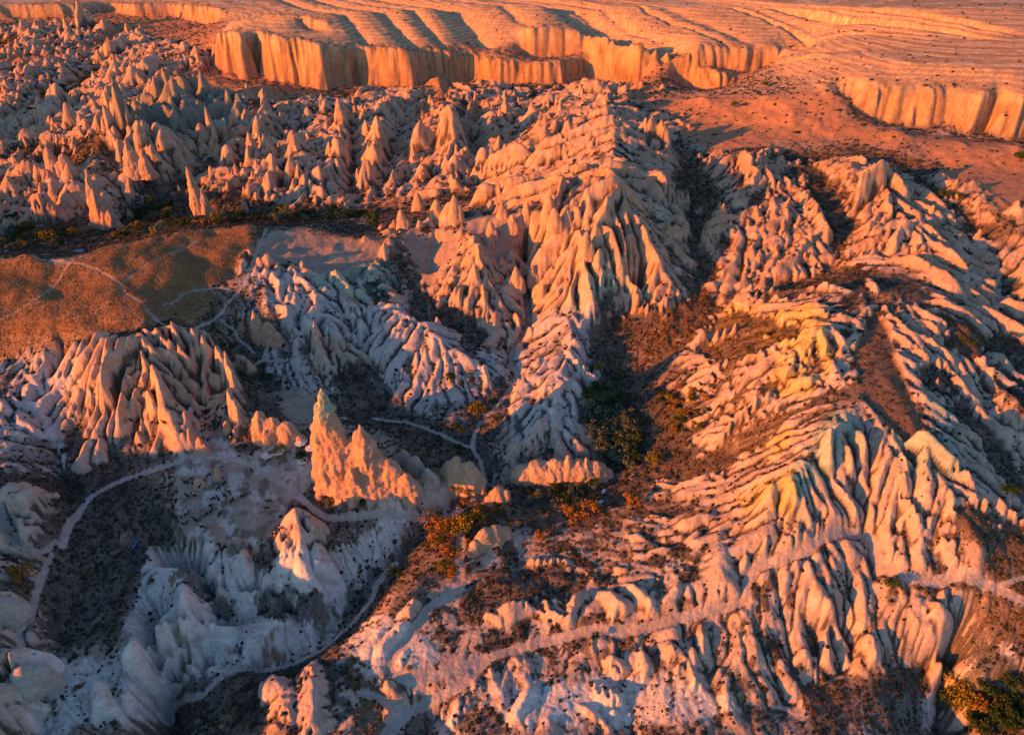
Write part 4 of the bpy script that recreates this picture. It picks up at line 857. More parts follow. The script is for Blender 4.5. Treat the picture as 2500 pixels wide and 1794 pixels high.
put_rock('rock_spire', 597, 515, [D(x=0, y=1, rx=3, ry=3, h=9, p=1.4)], M_PINK, 'small orange rock point right of the lone slender spire', 'rock spire', rough=.4, flute=.3, seed=83)
for n_, (px, py, s_) in enumerate([(1020,515,4.4),(985,560,4.2),(1068,530,4.6),(1430,620,4.2),(1262,700,4.0),(1300,690,3.6),(1322,730,3.6),(1225,530,3.6),(1250,560,3.6),(1285,545,4.2),(1200,580,3.4),(1195,600,3.0),(1340,535,4.6),(1355,555,4.2)]):
    lab = ['blunt orange rock left of the pointed rock on the saddle','narrow rock at the left end of the grassy saddle','low orange rock on the saddle just left of the pointed rock','','tall pale rock standing at the head of the valley footpath','rounded pale rock right of the valley footpath head','pale rock at the left foot of the orange mountain'][n_] if n_ < 7 else ''
    h = s_*rng.uniform(2.2, 2.9)
    o = put_rock('rock_cone', px, py, [D(x=0, y=1, rx=s_, ry=s_*.9, h=h, p=rng.uniform(1.3, 2.2), q=.7, lean=(rng.uniform(-1, 1), 0)), D(x=s_*.6, y=0, rx=s_*.6, ry=s_*.6, h=h*.55, p=1.6)], M_PINK if n_ % 2 else M_TAN,
       lab or 'smooth pale rock tooth standing on the slope left of the orange mountain', 'rock cone', None if lab else 'rock teeth left of the orange mountain', rough=.4, flute=.4, seed=90+n_*3, voxel=.5)

# fairy chimneys of the badlands: individual cones, shared meshes
cone_me = []
for v in range(9):
    h = rng.uniform(12, 17); w = rng.uniform(4.2, 5.6); p = rng.uniform(1.05, 1.7)
    cols = [D(x=0, y=0, rx=w, ry=w*rng.uniform(.7, 1), h=h, p=p, q=.8, lean=(rng.uniform(-1.5, 1.5), rng.uniform(-1, 1)), n=20, m=10)]
    for k in range(rng.integers(1, 4)):
        a = rng.uniform(0, 6.28); cols.append(D(x=math.cos(a)*w*.75, y=math.sin(a)*w*.75, rx=w*.5, ry=w*.5, h=h*rng.uniform(.35, .7), p=1.4, n=16, m=8))
    cone_me.append(rock('rock_cone', cols, M_PINK, voxel=.85, rough=.8, flute=1.1, seed=200+v*5))
CONES = [ # area, count, min scale, max scale, label, group
 ([(560,330),(700,250),(850,240),(860,400),(800,500),(560,520),(480,470)], 34, .35, .85, 'pink rock cone in the badlands right of the dark crag', 'rock cones right of the dark crag'),
 ([(860,240),(1140,230),(1180,330),(1160,460),(1000,490),(870,500)], 32, .35, .85, 'pink rock cone in the badlands around the great pyramid rock', 'rock cones around the pyramid rock'),
 ([(1150,235),(1440,240),(1400,280),(1300,340),(1220,420),(1180,380)], 26, .35, .75, 'pink rock cone below the middle of the orange cliff', 'rock cones below the middle cliff'),
 ([(0,330),(260,300),(240,480),(200,540),(0,560)], 28, .4, .8, 'pale rock cone in the shaded badlands at the left edge', 'rock cones at the left edge'),
 ([(40,100),(330,80),(520,130),(400,200),(240,260),(0,300)], 28, .45, .8, 'small far rock cone in the upper left badlands', 'rock cones in the upper left'),
 ([(1750,430),(1870,400),(2080,430),(2300,500),(2450,640),(2250,640),(2060,640),(1760,660)], 34, .25, .55, 'orange rock cone on the ridges below the right cliffs', 'rock cones below the right cliffs'),
]
for poly, cnt, s0, s1, lab, grp in CONES:
    wp = wpoly(poly); a = np.array(wp); lo, hi = a.min(0), a.max(0); got = []
    while len(got) < cnt:
        gx_, gy_ = rng.uniform(lo[0], hi[0]), rng.uniform(lo[1], hi[1])
        if not inpoly(wp, np.array([gx_]), np.array([gy_]))[0]: continue
        if any(math.hypot(gx_-u, gy_-w) < 7.5 for u, w in got) and rng.uniform() < .98: continue
        if sample(M['dark'], gx_, gy_) > .4: got.append((1e6, 1e6)); continue
        got.append((gx_, gy_))
        s_ = rng.uniform(s0, s1)
        new_obj('rock_cone', cone_me[rng.integers(len(cone_me))], loc=(gx_, gy_, ground(gx_, gy_)-3.2*s_), rz=rng.uniform(0, 6.28), sc=(s_*rng.uniform(.85, 1.2), s_*rng.uniform(.85, 1.2), s_*rng.uniform(.8, 1.15)), label=lab, cat='rock cone', group=grp)
# ------------------------------------------------------------------ plants
def leaf_mat(name, cols, rough=.8):
    m, nt, p = new_mat(name, rough); L = nt.links.new
    oi = node(nt, 'ShaderNodeObjectInfo'); g = node(nt, 'ShaderNodeNewGeometry')
    n = node(nt, 'ShaderNodeTexNoise'); n.inputs['Scale'].default_value = 1.3; L(g.outputs['Position'], n.inputs['Vector'])
    a = node(nt, 'ShaderNodeMath', operation='MULTIPLY_ADD', i_1=.55); L(oi.outputs['Random'], a.inputs[0])
    b = node(nt, 'ShaderNodeMath', operation='MULTIPLY_ADD', i_1=.9, i_2=-.22); L(n.outputs[0], b.inputs[0]); L(b.outputs[0], a.inputs[2])
    r = node(nt, 'ShaderNodeValToRGB'); e = r.color_ramp.elements
    e[0].color = (*cols[0], 1); e[1].color = (*cols[-1], 1); e[0].position = .1; e[1].position = .9
    for k, cc in enumerate(cols[1:-1]): x = e.new(.1+.8*(k+1)/(len(cols)-1)); x.color = (*cc, 1)
    L(a.outputs[0], r.inputs[0]); L(r.outputs[0], p.inputs['Base Color'])
    return m
ML = {'dark': leaf_mat('dark_scrub_leaves', [(.018, .020, .015), (.034, .033, .024), (.06, .05, .034)]),
      'rust': leaf_mat('autumn_scrub_leaves', [(.03, .026, .018), (.08, .05, .024), (.13, .08, .032), (.06, .05, .026)]),
      'grass': leaf_mat('dry_grass_blades', [(.16, .085, .035), (.26, .14, .05), (.12, .08, .03)]),
      'olive': leaf_mat('silver_green_leaves', [(.05, .075, .05), (.10, .13, .095), (.14, .16, .12)]),
      'green': leaf_mat('dark_green_leaves', [(.02, .045, .015), (.035, .065, .02), (.06, .08, .02)]),
      'yellow': leaf_mat('yellow_green_leaves', [(.10, .10, .015), (.22, .16, .02), (.16, .14, .03)]),
      'orange': leaf_mat('orange_leaves', [(.16, .07, .015), (.32, .14, .02), (.24, .13, .03)])}
M_BARK, nt_, p_ = new_mat('bark'); p_.inputs['Base Color'].default_value = (.07, .05, .035, 1)
def trunk_mesh(h, seed):
    r = random.Random(seed); V = []; Fc = []
    def limb(a, b, r0, r1, seg=4, n=6):
        base = len(V); d = (b-a); up = Vector((0, 0, 1)) if abs(d.normalized().z) < .9 else Vector((1, 0, 0))
        u = d.cross(up).normalized(); w = d.cross(u).normalized()
        for i in range(seg+1):
            s = i/seg; c_ = a+d*s+u*math.sin(s*3)*.08*d.length*.3; rr = r0+(r1-r0)*s
            for k in range(n):
                t = 2*math.pi*k/n; V.append(c_+u*math.cos(t)*rr+w*math.sin(t)*rr)
        for i in range(seg):
            for k in range(n): Fc.append((base+i*n+k, base+i*n+(k+1) % n, base+(i+1)*n+(k+1) % n, base+(i+1)*n+k))
    limb(Vector((0, 0, -.4)), Vector((0, 0, h*.4)), .22, .15)
    for k in range(5):
        t = k*1.3+r.random(); limb(Vector((0, 0, h*(.25+.04*k))), Vector((math.cos(t)*h*.28, math.sin(t)*h*.28, h*(.62+.06*k))), .1, .03)
    return mesh_from('trunk', V, Fc, M_BARK)
def crown_mesh(h, w, seed, mat, n=620):
    r = np.random.default_rng(seed); V = []; Fc = []
    cl = [(r.normal(0, w*.27), r.normal(0, w*.27), h*r.uniform(.42, .86), r.uniform(.16, .3)*w) for _ in range(11)]
    for k in range(n):
        cx, cy_, cz, R = cl[r.integers(len(cl))]
        v = r.normal(size=3); v /= np.linalg.norm(v); q = R*r.uniform(.72, 1.08)
        c0 = np.array([cx, cy_, cz])+v*q*np.array([1, 1, .8])
        a = r.normal(size=3)*.5+v; a /= np.linalg.norm(a); u = np.cross(a, r.normal(size=3)); u /= np.linalg.norm(u); b = np.cross(a, u)
        s = r.uniform(.16, .34); o = len(V)
        V += [c0+u*s, c0+b*s*.8, c0-u*s, c0-b*s*.8]; Fc.append((o, o+1, o+2, o+3))
    return mesh_from('crown', V, Fc, mat, False)
TREE = {}
def tree_parts(kind):
    if kind not in TREE: TREE[kind] = [(trunk_mesh(4.4, 5+v), crown_mesh(4.4, 4.6 if kind != 'green' else 4.0, 30+v+hash_(kind), ML[kind])) for v in range(3)]
    return TREE[kind]
def hash_(s): return sum(ord(ch)*(i+3) for i, ch in enumerate(s)) % 997
def tree(px, py, kind, s, label, group=None, name='tree', cat='tree', world=None):
    x, y, z = world or place(px, py)
    tr, cr = tree_parts(kind)[rng.integers(3)]
    r_ = new_obj(name, None, loc=(x, y, z-.1), rz=rng.uniform(0, 6.28), sc=(s*rng.uniform(.9, 1.15), s*rng.uniform(.9, 1.15), s*rng.uniform(.85, 1.15)), label=label, cat=cat, group=group)
    new_obj('trunk', tr, parent=r_); new_obj('crown', cr, parent=r_)
    return r_
def grove(polys, cnt, kinds, s0, s1, label, group, mind=2.6):
    got = []; tries = 0
    P = [wpoly(q) for q in polys]
    while len(got) < cnt and tries < cnt*60:
        tries += 1; wp = P[rng.integers(len(P))]; a = np.array(wp); lo, hi = a.min(0), a.max(0)
        x, y = rng.uniform(lo[0], hi[0]), rng.uniform(lo[1], hi[1])
        if not inpoly(wp, np.array([x]), np.array([y]))[0] or any(math.hypot(x-u, y-v) < mind for u, v in got): continue
        got.append((x, y)); kd = kinds[rng.integers(len(kinds))]
        lb = label[kd] if isinstance(label, dict) else label
        gp = group[kd] if isinstance(group, dict) else group
        tree(0, 0, kd, rng.uniform(s0, s1), lb, gp, world=(x, y, ground(x, y)))
grove([[(1440,960),(1500,955),(1530,1040),(1560,1090),(1530,1150),(1480,1120),(1430,1040)]], 74, ['olive', 'olive', 'green'], .95, 1.5,
      {'olive': 'silver green tree in the dense valley grove right of centre', 'green': 'dark green tree in the dense valley grove right of centre'}, {'olive': 'silver green trees of the valley grove', 'green': 'dark green trees of the valley grove'})
grove([[(1400,900),(1500,890),(1560,960),(1600,1010),(1560,1050),(1500,960)],[(1600,960),(1690,930),(1700,1010),(1640,1080)]], 22, ['green', 'yellow', 'orange'], .5, .95,
      {'green': 'low dark green tree scattered above the valley grove', 'yellow': 'low yellow tree scattered above the valley grove', 'orange': 'low orange tree scattered above the valley grove'}, {'green': 'dark trees above the grove', 'yellow': 'yellow trees above the grove', 'orange': 'orange trees above the grove'})
grove([[(1280,1195),(1460,1185),(1470,1215),(1360,1240),(1290,1225)]], 20, ['green', 'olive'], .55, .9, {'green': 'dark green tree in the strip below the rock loaf', 'olive': 'silver green tree in the strip below the rock loaf'}, {'green': 'dark trees below the rock loaf', 'olive': 'silver trees below the rock loaf'})
for px, py, k, s, lb in [(1395,1265,'orange',1.25,'rust orange tree left of a golden tree below the rock loaf'),(1445,1250,'orange',1.2,'golden orange tree right of a rust tree below the rock loaf'),(1541,1234,'orange',1.15,'bright orange tree standing alone on dark scrub right of the loaf'),
   (1590,1135,'yellow',1.2,'yellow green tree standing alone right of the rock loaf'),(1165,1012,'yellow',1.25,'round green tree on the left of the valley footpath'),(1121,1055,'green',1.0,'dark green bush below a pale rock nose in the valley'),
   (1120,1102,'green',.75,'small green bush just above the big orange boulder'),(1127,1205,'yellow',1.15,'yellow green bush in front of the orange boulder'),(679,1117,'yellow',.95,'green tree growing in front of the cluster of parasols'),(737,1130,'green',.95,'green tree beside the lowest parasol'),
   (707,1082,'green',.5,'small bush by the wall left of the upper parasols'),(1062,1285,'orange',1.35,'tall orange tree at the top left of the autumn row'),(1095,1300,'orange',1.3,'orange tree second in the autumn row by the slab boulder'),
   (1130,1300,'yellow',1.9,'largest yellow green tree above the slab boulder'),(1160,1285,'yellow',1.4,'yellow tree on the right end of the autumn row'),(1070,1330,'orange',1.3,'orange tree in the middle of the autumn row'),(1095,1360,'orange',1.2,'golden tree low in the autumn row'),(1080,1395,'yellow',1.0,'yellow green tree at the lower end of the autumn row'),
   (1105,1408,'orange',.9,'small orange tree beside the track at the end of the autumn row'),(965,1405,'green',1.0,'green bush on the dark slope above the lower footpath'),(2174,1442,'green',1.0,'dark green bush on an orange spur at the lower right'),
   (2365,845,'green',.9,'dark green bush on the orange ridge at the right'),(2335,1700,'yellow',1.5,'yellow green tree in the dark gully at the lower right'),(2345,1735,'yellow',1.7,'big yellow green tree at the bottom of the lower right gully'),(2383,1722,'orange',1.3,'orange tree in the dark gully at the lower right'),
   (2310,1725,'green',1.3,'dark green tree left of the yellow trees in the lower right gully'),(2455,1212,'green',1.0,'green bush near the right edge among orange spurs'),(60,1418,'orange',1.3,'rust coloured bush beside the lower left footpath'),(1100,930,'green',.9,'dark bush high on the central white mound'),
   (1450,1560,'green',.5,'small dark bush beside the track'),(2490,395,'green',1.5,'dark tree below the right cliffs at the edge'),(2300,485,'green',1.2,'dark bush in the gully below the right cliffs'),(2340,490,'green',1.1,'second dark bush in the gully below the right cliffs'),(1870,213,'green',1.0,'single dark bush on the slope between the cliffs'),(1794,265,'green',1.0,'single dark bush low on the orange slope')]:
    tree(px, py, k, s, lb, name='tree' if 'tree' in lb else 'bush', cat='tree' if 'tree' in lb else 'bush')
grove([[(0,545),(60,540),(120,600),(0,610)],[(100,560),(190,570),(170,612),(100,600)],[(225,555),(330,555),(420,570),(380,590),(240,590)],[(320,510),(420,500),(430,540),(330,545)],[(400,545),(600,535),(560,556),(420,560)],[(600,535),(760,525),(900,515),(880,540),(660,545)]], 95, ['green', 'green', 'olive', 'yellow'], .7, 1.7,
      {'green': 'dark green tree in the valley behind the grassy hill', 'olive': 'silver green tree in the valley behind the grassy hill', 'yellow': 'yellowing tree in the valley behind the grassy hill'}, {'green': 'dark trees behind the hill', 'olive': 'silver trees behind the hill', 'yellow': 'yellow trees behind the hill'}, 4)
tree(915, 560, 'green', 1.9, 'lone dark green tree on the pale flat behind the hill')
grove([[(130,215),(230,200),(200,235),(110,262)],[(60,290),(140,255),(110,290)]], 24, ['green'], .9, 1.8, 'dark tree in the narrow green valley at the upper left', 'trees in the upper left valley', 5)
grove([[(2400,1690),(2520,1650),(2520,1790),(2380,1790)]], 26, ['green'], .9, 1.5, 'dark green tree in the lower right corner', 'trees in the lower right corner', 2.6)
grove([[(1560,830),(1640,780),(1730,720),(1740,760),(1660,850),(1560,890)]], 16, ['orange'], .35, .6, 'small rust bush on the orange scrub slope below the mountain', 'rust bushes below the mountain', 2.6)
grove([[(1660,960),(1720,930),(1730,1050),(1640,1130)],[(1100,1215),(1250,1240),(1340,1330),(1180,1250)]], 26, ['orange', 'yellow', 'green'], .35, .7, {'orange': 'small orange bush at the edge of the dark valley floor', 'yellow': 'small yellow bush at the edge of the dark valley floor', 'green': 'small green bush at the edge of the dark valley floor'}, {'orange': 'orange bushes on the valley floor', 'yellow': 'yellow bushes on the valley floor', 'green': 'green bushes on the valley floor'}, 2.6)
# ---- scrub, one mass per kind, instanced in geometry nodes
def scatter(name, label, P, S, mat, flat=.75, sub=2):
    me = bpy.data.meshes.new(name); me.vertices.add(len(P)); me.vertices.foreach_set('co', P.astype(np.float32).ravel())
    a_ = me.attributes.new('size', 'FLOAT', 'POINT'); a_.data.foreach_set('value', S.astype(np.float32)); me.update()
    o = new_obj(name, me, label=label, kind='stuff')
    ng = bpy.data.node_groups.new(name+'_nodes', 'GeometryNodeTree')
    ng.interface.new_socket('Geometry', in_out='INPUT', socket_type='NodeSocketGeometry'); ng.interface.new_socket('Geometry', in_out='OUTPUT', socket_type='NodeSocketGeometry')
    N = ng.nodes.new; L = ng.links.new
    gi, go = N('NodeGroupInput'), N('NodeGroupOutput'); ico = N('GeometryNodeMeshIcoSphere'); ico.inputs['Subdivisions'].default_value = sub; ico.inputs['Radius'].default_value = 1
    sp = N('GeometryNodeSetPosition'); nz = N('ShaderNodeTexNoise'); nz.inputs['Scale'].default_value = 1.9
    sb = N('ShaderNodeVectorMath'); sb.operation = 'SUBTRACT'; sb.inputs[1].default_value = (.5, .5, .5); L(nz.outputs['Color'], sb.inputs[0])
    ml = N('ShaderNodeVectorMath'); ml.operation = 'SCALE'; ml.inputs['Scale'].default_value = 1.7; L(sb.outputs[0], ml.inputs[0]); L(ml.outputs[0], sp.inputs['Offset']); L(ico.outputs[0], sp.inputs[0])
    sm = N('GeometryNodeSetMaterial'); sm.inputs['Material'].default_value = mat; L(sp.outputs[0], sm.inputs[0])
    ip = N('GeometryNodeInstanceOnPoints'); L(gi.outputs[0], ip.inputs['Points']); L(sm.outputs[0], ip.inputs['Instance'])
    rv = N('FunctionNodeRandomValue'); rv.data_type = 'FLOAT_VECTOR'; rv.inputs[0].default_value = (-.3, -.3, 0); rv.inputs[1].default_value = (.3, .3, 6.28); L(rv.outputs[0], ip.inputs['Rotation'])
    na = N('GeometryNodeInputNamedAttribute'); na.data_type = 'FLOAT'; na.inputs['Name'].default_value = 'size'
    cb = N('ShaderNodeCombineXYZ'); mz = N('ShaderNodeMath'); mz.operation = 'MULTIPLY'; mz.inputs[1].default_value = flat
    L(na.outputs[0], cb.inputs[0]); L(na.outputs[0], cb.inputs[1]); L(na.outputs[0], mz.inputs[0]); L(mz.outputs[0], cb.inputs[2]); L(cb.outputs[0], ip.inputs['Scale'])
    L(ip.outputs[0], go.inputs[0]); md = o.modifiers.new('plants', 'NODES'); md.node_group = ng
    me.materials.append(mat); return o
area = ((Y+CY)*.00136)**2*1.45
def pick(w, n):
    w = w.ravel().clip(0); cdf = np.cumsum(w); k = np.searchsorted(cdf, rng.uniform(0, cdf[-1], n))
    i, j = np.unravel_index(k, X.shape); i = np.clip(i, 1, NR-2); j = np.clip(j, 1, NC-2)
    fi = np.clip(i+rng.uniform(-.5, .5, n), 0, NR-1.01); fj = np.clip(j+rng.uniform(-.5, .5, n), 0, NC-1.01)
    x = np.interp(fj, np.arange(NC), uu)*(np.exp(np.interp(fi, np.arange(NR), lv))); y = np.exp(np.interp(fi, np.arange(NR), lv))-CY
    return np.stack([x, y, sample(H, x, y)], 1)
clump = sstep(-.15, .35, fbm(X, Y, 3.2, 3, 151))
gent = 1-sstep(.9, 1.5, SLP)
neark = 1/(1+((Y+60)/330)**2)
aut2 = M['aut']*sstep(.1, .6, veg)
W1 = area*neark*gent*(veg**1.6*(.25+clump)+.004*(1-M['smooth'])*(veg > .01))*(1-PATHM)*(1-M['hill'])*(1-.8*aut2)*(1-mesa)
P1 = pick(W1, 70000); scatter('scrub', 'dark low scrub over gully floors and between the pale rocks', P1, rng.uniform(.16, .5, len(P1))*np.exp(rng.normal(0, .3, len(P1)))*(.8+P1[:, 1]/700), ML['dark'])
W2 = area*neark*gent*aut2*(.02+clump**2)*(1-PATHM)
P2 = pick(W2, 17000); scatter('autumn_scrub', 'rust and orange autumn scrub on the sunlit slopes', P2, rng.uniform(.13, .42, len(P2))*np.exp(rng.normal(0, .3, len(P2)))*(.8+P2[:, 1]/700), ML['rust'])
W3 = area*M['hill']*(1-PATHM)*(.4+clump)
P3 = pick(W3, 24000); scatter('dry_grass', 'dry brown grass tufts over the smooth hill', P3, rng.uniform(.12, .38, len(P3)), ML['grass'], .7, 1)
W4 = area*np.clip((Y-380)/200, 0, 1)*gent*(veg*(.3+clump)+.10*(1-mesa)+.003*mesa)*(1-CLF)
P4 = pick(W4, 16000); scatter('far_scrub', 'scattered dark scrub on the slopes below and above the cliffs', P4, rng.uniform(.35, 1.15, len(P4))*np.exp(rng.normal(0, .25, len(P4))), ML['dark'], .6)
# ------------------------------------------------------------------ horses, people, parasols
def plain(name, col, rough=.7):
    m, nt, p = new_mat(name, rough); n = node(nt, 'ShaderNodeTexNoise'); n.inputs['Scale'].default_value = 6
    g = node(nt, 'ShaderNodeNewGeometry'); nt.links.new(g.outputs['Position'], n.inputs['Vector'])
    mr = node(nt, 'ShaderNodeMapRange', i_1=.3, i_2=.7, i_3=.8, i_4=1.15); nt.links.new(n.outputs[0], mr.inputs[0])
    vm = node(nt, 'ShaderNodeVectorMath', operation='SCALE'); vm.inputs[0].default_value = col; nt.links.new(mr.outputs[0], vm.inputs['Scale']); nt.links.new(vm.outputs[0], p.inputs['Base Color'])
    return m
def skin_mesh(name, verts, edges, radii, mat, root=0, sub=1):
    me = bpy.data.meshes.new('tmp'); me.from_pydata(verts, edges, []); ob = bpy.data.objects.new('tmp', me); COL.objects.link(ob)
    ob.modifiers.new('s', 'SKIN'); md = ob.modifiers.new('u', 'SUBSURF'); md.levels = sub; md.render_levels = sub
    for i, r in enumerate(radii):
        d = me.skin_vertices[0].data[i]; d.radius = (r, r) if not hasattr(r, '__len__') else r; d.use_root = (i == root)
    dg = bpy.context.evaluated_depsgraph_get(); m2 = bpy.data.meshes.new_from_object(ob.evaluated_get(dg))
    bpy.data.objects.remove(ob); bpy.data.meshes.remove(me)
    m2.name = name; m2.materials.clear(); m2.materials.append(mat); m2.polygons.foreach_set('use_smooth', [True]*len(m2.polygons)); return m2
HV = [(-.55,0,1.22),(-.15,0,1.16),(.3,0,1.18),(.62,0,1.28),(.92,0,1.62),(1.1,0,1.86),(1.3,0,1.72),(1.5,0,1.52),
      (-.72,.17,.98),(-.6,.17,.66),(-.74,.17,.42),(-.7,.17,.1),(-.64,.17,.02), (-.72,-.17,.98),(-.52,-.17,.66),(-.62,-.17,.42),(-.55,-.17,.1),(-.49,-.17,.02),
      (.5,.16,.95),(.52,.16,.5),(.5,.16,.1),(.56,.16,.02),(.5,-.16,.95),(.6,-.16,.5),(.56,-.16,.1),(.62,-.16,.02),
      (-.86,0,1.25),(-1.0,0,.95),(-1.02,0,.6), (1.12,.07,2.0),(1.12,-.07,2.0)]
HE = [(0,1),(1,2),(2,3),(3,4),(4,5),(5,6),(6,7),(0,8),(8,9),(9,10),(10,11),(11,12),(0,13),(13,14),(14,15),(15,16),(16,17),(3,18),(18,19),(19,20),(20,21),(3,22),(22,23),(23,24),(24,25),(0,26),(26,27),(27,28),(5,29),(5,30)]
HR = [.30,.31,.29,.27,.16,.13,.11,.07,.17,.09,.055,.045,.055,.17,.09,.055,.045,.055,.13,.07,.045,.055,.13,.07,.045,.055,.06,.07,.05,.03,.03]
coat = {'black': (.012, .011, .012), 'dark brown': (.03, .017, .012), 'chestnut': (.10, .035, .016), 'grey': (.30, .29, .28)}
HM = {k: skin_mesh('horse', HV, HE, HR, plain('horse_'+k.replace(' ', '_'), v)) for k, v in coat.items()}
M_SAD = plain('saddle_leather', (.06, .03, .02))
def saddle_me():
    V = []; Fc = []; n = 10
    for i, (x, w, dz) in enumerate([(-.32,.30,.10),(-.22,.33,.02),(0,.34,-.01),(.18,.33,.03),(.26,.28,.12)]):
        for k in range(n):
            a = math.radians(-20+220*k/(n-1)); V.append((x, math.cos(a)*w*1.02, 1.17+math.sin(a)*(w*.98)+dz*max(0, math.sin(a))))
    for i in range(4):
        for k in range(n-1): Fc.append((i*n+k, i*n+k+1, (i+1)*n+k+1, (i+1)*n+k))
    me = mesh_from('saddle', V, Fc, M_SAD); return me
SAD = saddle_me()
def person_me(pose, mat):
    if pose == 'ride': V = [(0,0,1.55),(0,0,1.8),(0,0,2.05),(.02,0,2.18),(.05,0,2.32),(0,.2,2.0),(.12,.27,1.78),(.34,.12,1.68),(0,-.2,2.0),(.12,-.27,1.78),(.34,-.12,1.68),(.22,.36,1.42),(.12,.40,.98),(.26,.41,.92),(.22,-.36,1.42),(.12,-.40,.98),(.26,-.41,.92)]
    else: V = [(0,0,.92),(0,0,1.15),(0,0,1.4),(.01,0,1.52),(.03,0,1.66),(0,.2,1.38),(.03,.25,1.12),(.14,.24,.9),(0,-.2,1.38),(.0,-.26,1.12),(.06,-.27,.88),(.06,.1,.5),(.02,.11,.08),(.14,.12,.04),(-.05,-.1,.5),(-.12,-.11,.08),(0,-.12,.04)]
    E = [(0,1),(1,2),(2,3),(3,4),(2,5),(5,6),(6,7),(2,8),(8,9),(9,10),(0,11),(11,12),(12,13),(0,14),(14,15),(15,16)]
    R = [.15,.14,.15,.06,.11,.065,.05,.04,.065,.05,.04,.085,.055,.05,.085,.055,.05]
    return skin_mesh('person', V, E, R, mat)
M_SKIN = plain('skin', (.32, .18, .12)); M_TROU = plain('dark_trousers', (.02, .022, .035))
CLO = {'white': plain('white_shirt', (.7, .7, .7)), 'black': plain('black_jacket', (.02, .02, .022)), 'red': plain('red_jacket', (.55, .03, .02)), 'blue': plain('blue_shirt', (.07, .12, .28))}
def dress(me, shirt):
    me.materials.clear(); me.materials.append(shirt); me.materials.append(M_TROU); me.materials.append(M_SKIN)
    zs = [v.co.z for v in me.vertices]; top = max(zs)
    for p in me.polygons:
        z = p.center.z; p.material_index = 2 if z > top-.28 else (1 if z < top-.86 else 0)
PM = {}
for ps in ('ride', 'walk'):
    for k in CLO:
        m_ = person_me(ps, CLO[k]); dress(m_, CLO[k]); PM[ps, k] = m_
# (x, y, heading, coat, rider shirt or '')
HORSES = [(506,1011,.3,'dark brown','black'),(498,1018,2.6,'grey',''),(509,1028,.6,'black','white'),(523,1033,1.2,'black','white'),(537,1024,2.9,'black','white'),(537,1039,1.6,'black','black'),(518,1045,.5,'dark brown','white'),(498,1046,.2,'black','white'),(498,1058,1.0,'black','white'),(511,1077,1.3,'black','white'),(563,1068,.8,'black','black'),(565,1076,2.5,'dark brown','white'),(404,1041,2.8,'dark brown',''),
 (322,1034,2.7,'black',''),(338,1035,1.4,'black',''),(374,1038,1.7,'black',''),(385,1038,2.6,'black','white'),(548,1002,.4,'dark brown','white'),(529,1052,1.1,'dark brown',''),
 (456,1184,3.0,'black',''),(469,1179,1.7,'grey','black'),(477,1186,.3,'black','white'),(491,1191,1.2,'black','black'),(499,1182,1.1,'black','black'),(511,1166,.6,'black','blue'),(532,1158,.9,'grey','blue'),(544,1149,2.2,'grey','blue'),(547,1176,1.8,'grey','black'),(550,1186,1.2,'black','blue'),(535,1199,.7,'black','black'),(559,1206,2.8,'dark brown','white'),(550,1215,2.6,'black',''),(596,1217,.4,'black',''),(658,1229,3.4,'dark brown',''),(652,1246,3.4,'chestnut',''),
 (460,1217,2.7,'black',''),(475,1215,2.8,'black','white'),(522,1224,.3,'black','black'),(535,1225,2.3,'black',''),(567,1231,1.3,'black','black'),(445,1233,2.6,'grey','white'),(457,1260,.7,'black','white'),(517,1254,1.5,'black',''),(531,1251,2.2,'grey','blue'),(538,1263,1.4,'black','black'),(505,1262,1.2,'chestnut','black'),(478,1273,2.8,'black','blue'),(445,1272,1.9,'grey','black'),(452,1283,.2,'chestnut','white'),(496,1293,3.1,'chestnut',''),(684,1297,1.7,'dark brown','white'),(672,1309,.6,'dark brown','white'),(616,1156,2.4,'chestnut','red')]
def where(px, py):
    if px < 420 and py < 1100: return 'at the foot of the orange fins'
    if py < 1100: return 'in the sheltered yard between the rocks'
    if px > 640 and py > 1290: return 'left of the lit white cone'
    if px > 640: return 'apart at the right of the dusty slope'
    if px > 610: return 'on the trail below the parasols'
    if py < 1200: return 'near the small pointed rock on the slope'
    if py < 1245: return 'halfway down the dusty slope'
    return 'low on the dusty slope'
for px, py, a, ct, sh in HORSES:
    x, y, z = place(px, py); w = where(px, py)
    st = 'saddled and riderless' if not sh else 'ridden by a person in %s' % sh
    h = new_obj('horse', HM[ct], loc=(x, y, z), rz=a, sc=1.12, label='%s horse %s %s' % (ct, st, w), cat='horse', group='%s horses %s, %s' % (ct, w, 'ridden in '+sh if sh else 'riderless'))
    new_obj('saddle', SAD, parent=h)
    if sh: new_obj('person', PM['ride', sh], loc=(x, y, z+.12), rz=a, sc=1.05, label='rider in %s top on a %s horse %s' % (sh, ct, w), cat='person', group='riders in %s on %s horses %s' % (sh, ct, w))
for px, py, a, sh, lb in [(573,1225,1,'red','person in red standing in the middle of the horses'),(307,716,2,'white','walker in white on the bend of the hill footpath'),(316,714,1,'black','walker in black beside one in white on the hill footpath'),(348,744,.5,'red','walker in red further down the hill footpath'),(359,753,.7,'black','walker in black lowest on the hill footpath'),(184,635,0,'black','walker in black on the hill crest where paths meet'),
   (605,838,1,'black','person in black beside the lone pointed rock'),(28,1306,.4,'black','walker in black highest on the left edge track'),(30,1332,2,'blue','walker in blue on the left edge track'),(57,1326,1,'white','walker in white inside the track bend at left'),(74,1325,2,'black','walker in black inside the track bend at left'),(54,1349,.4,'red','walker in red on the lowest bend of the left track'),(648,1122,.4,'red','person in red standing below the cluster of parasols'),(650,1128,1.4,'white','person in white standing below the cluster of parasols')]:
    x, y, z = place(px, py); new_obj('person', PM['walk', sh], loc=(x, y, z), rz=a, label=lb, cat='person')
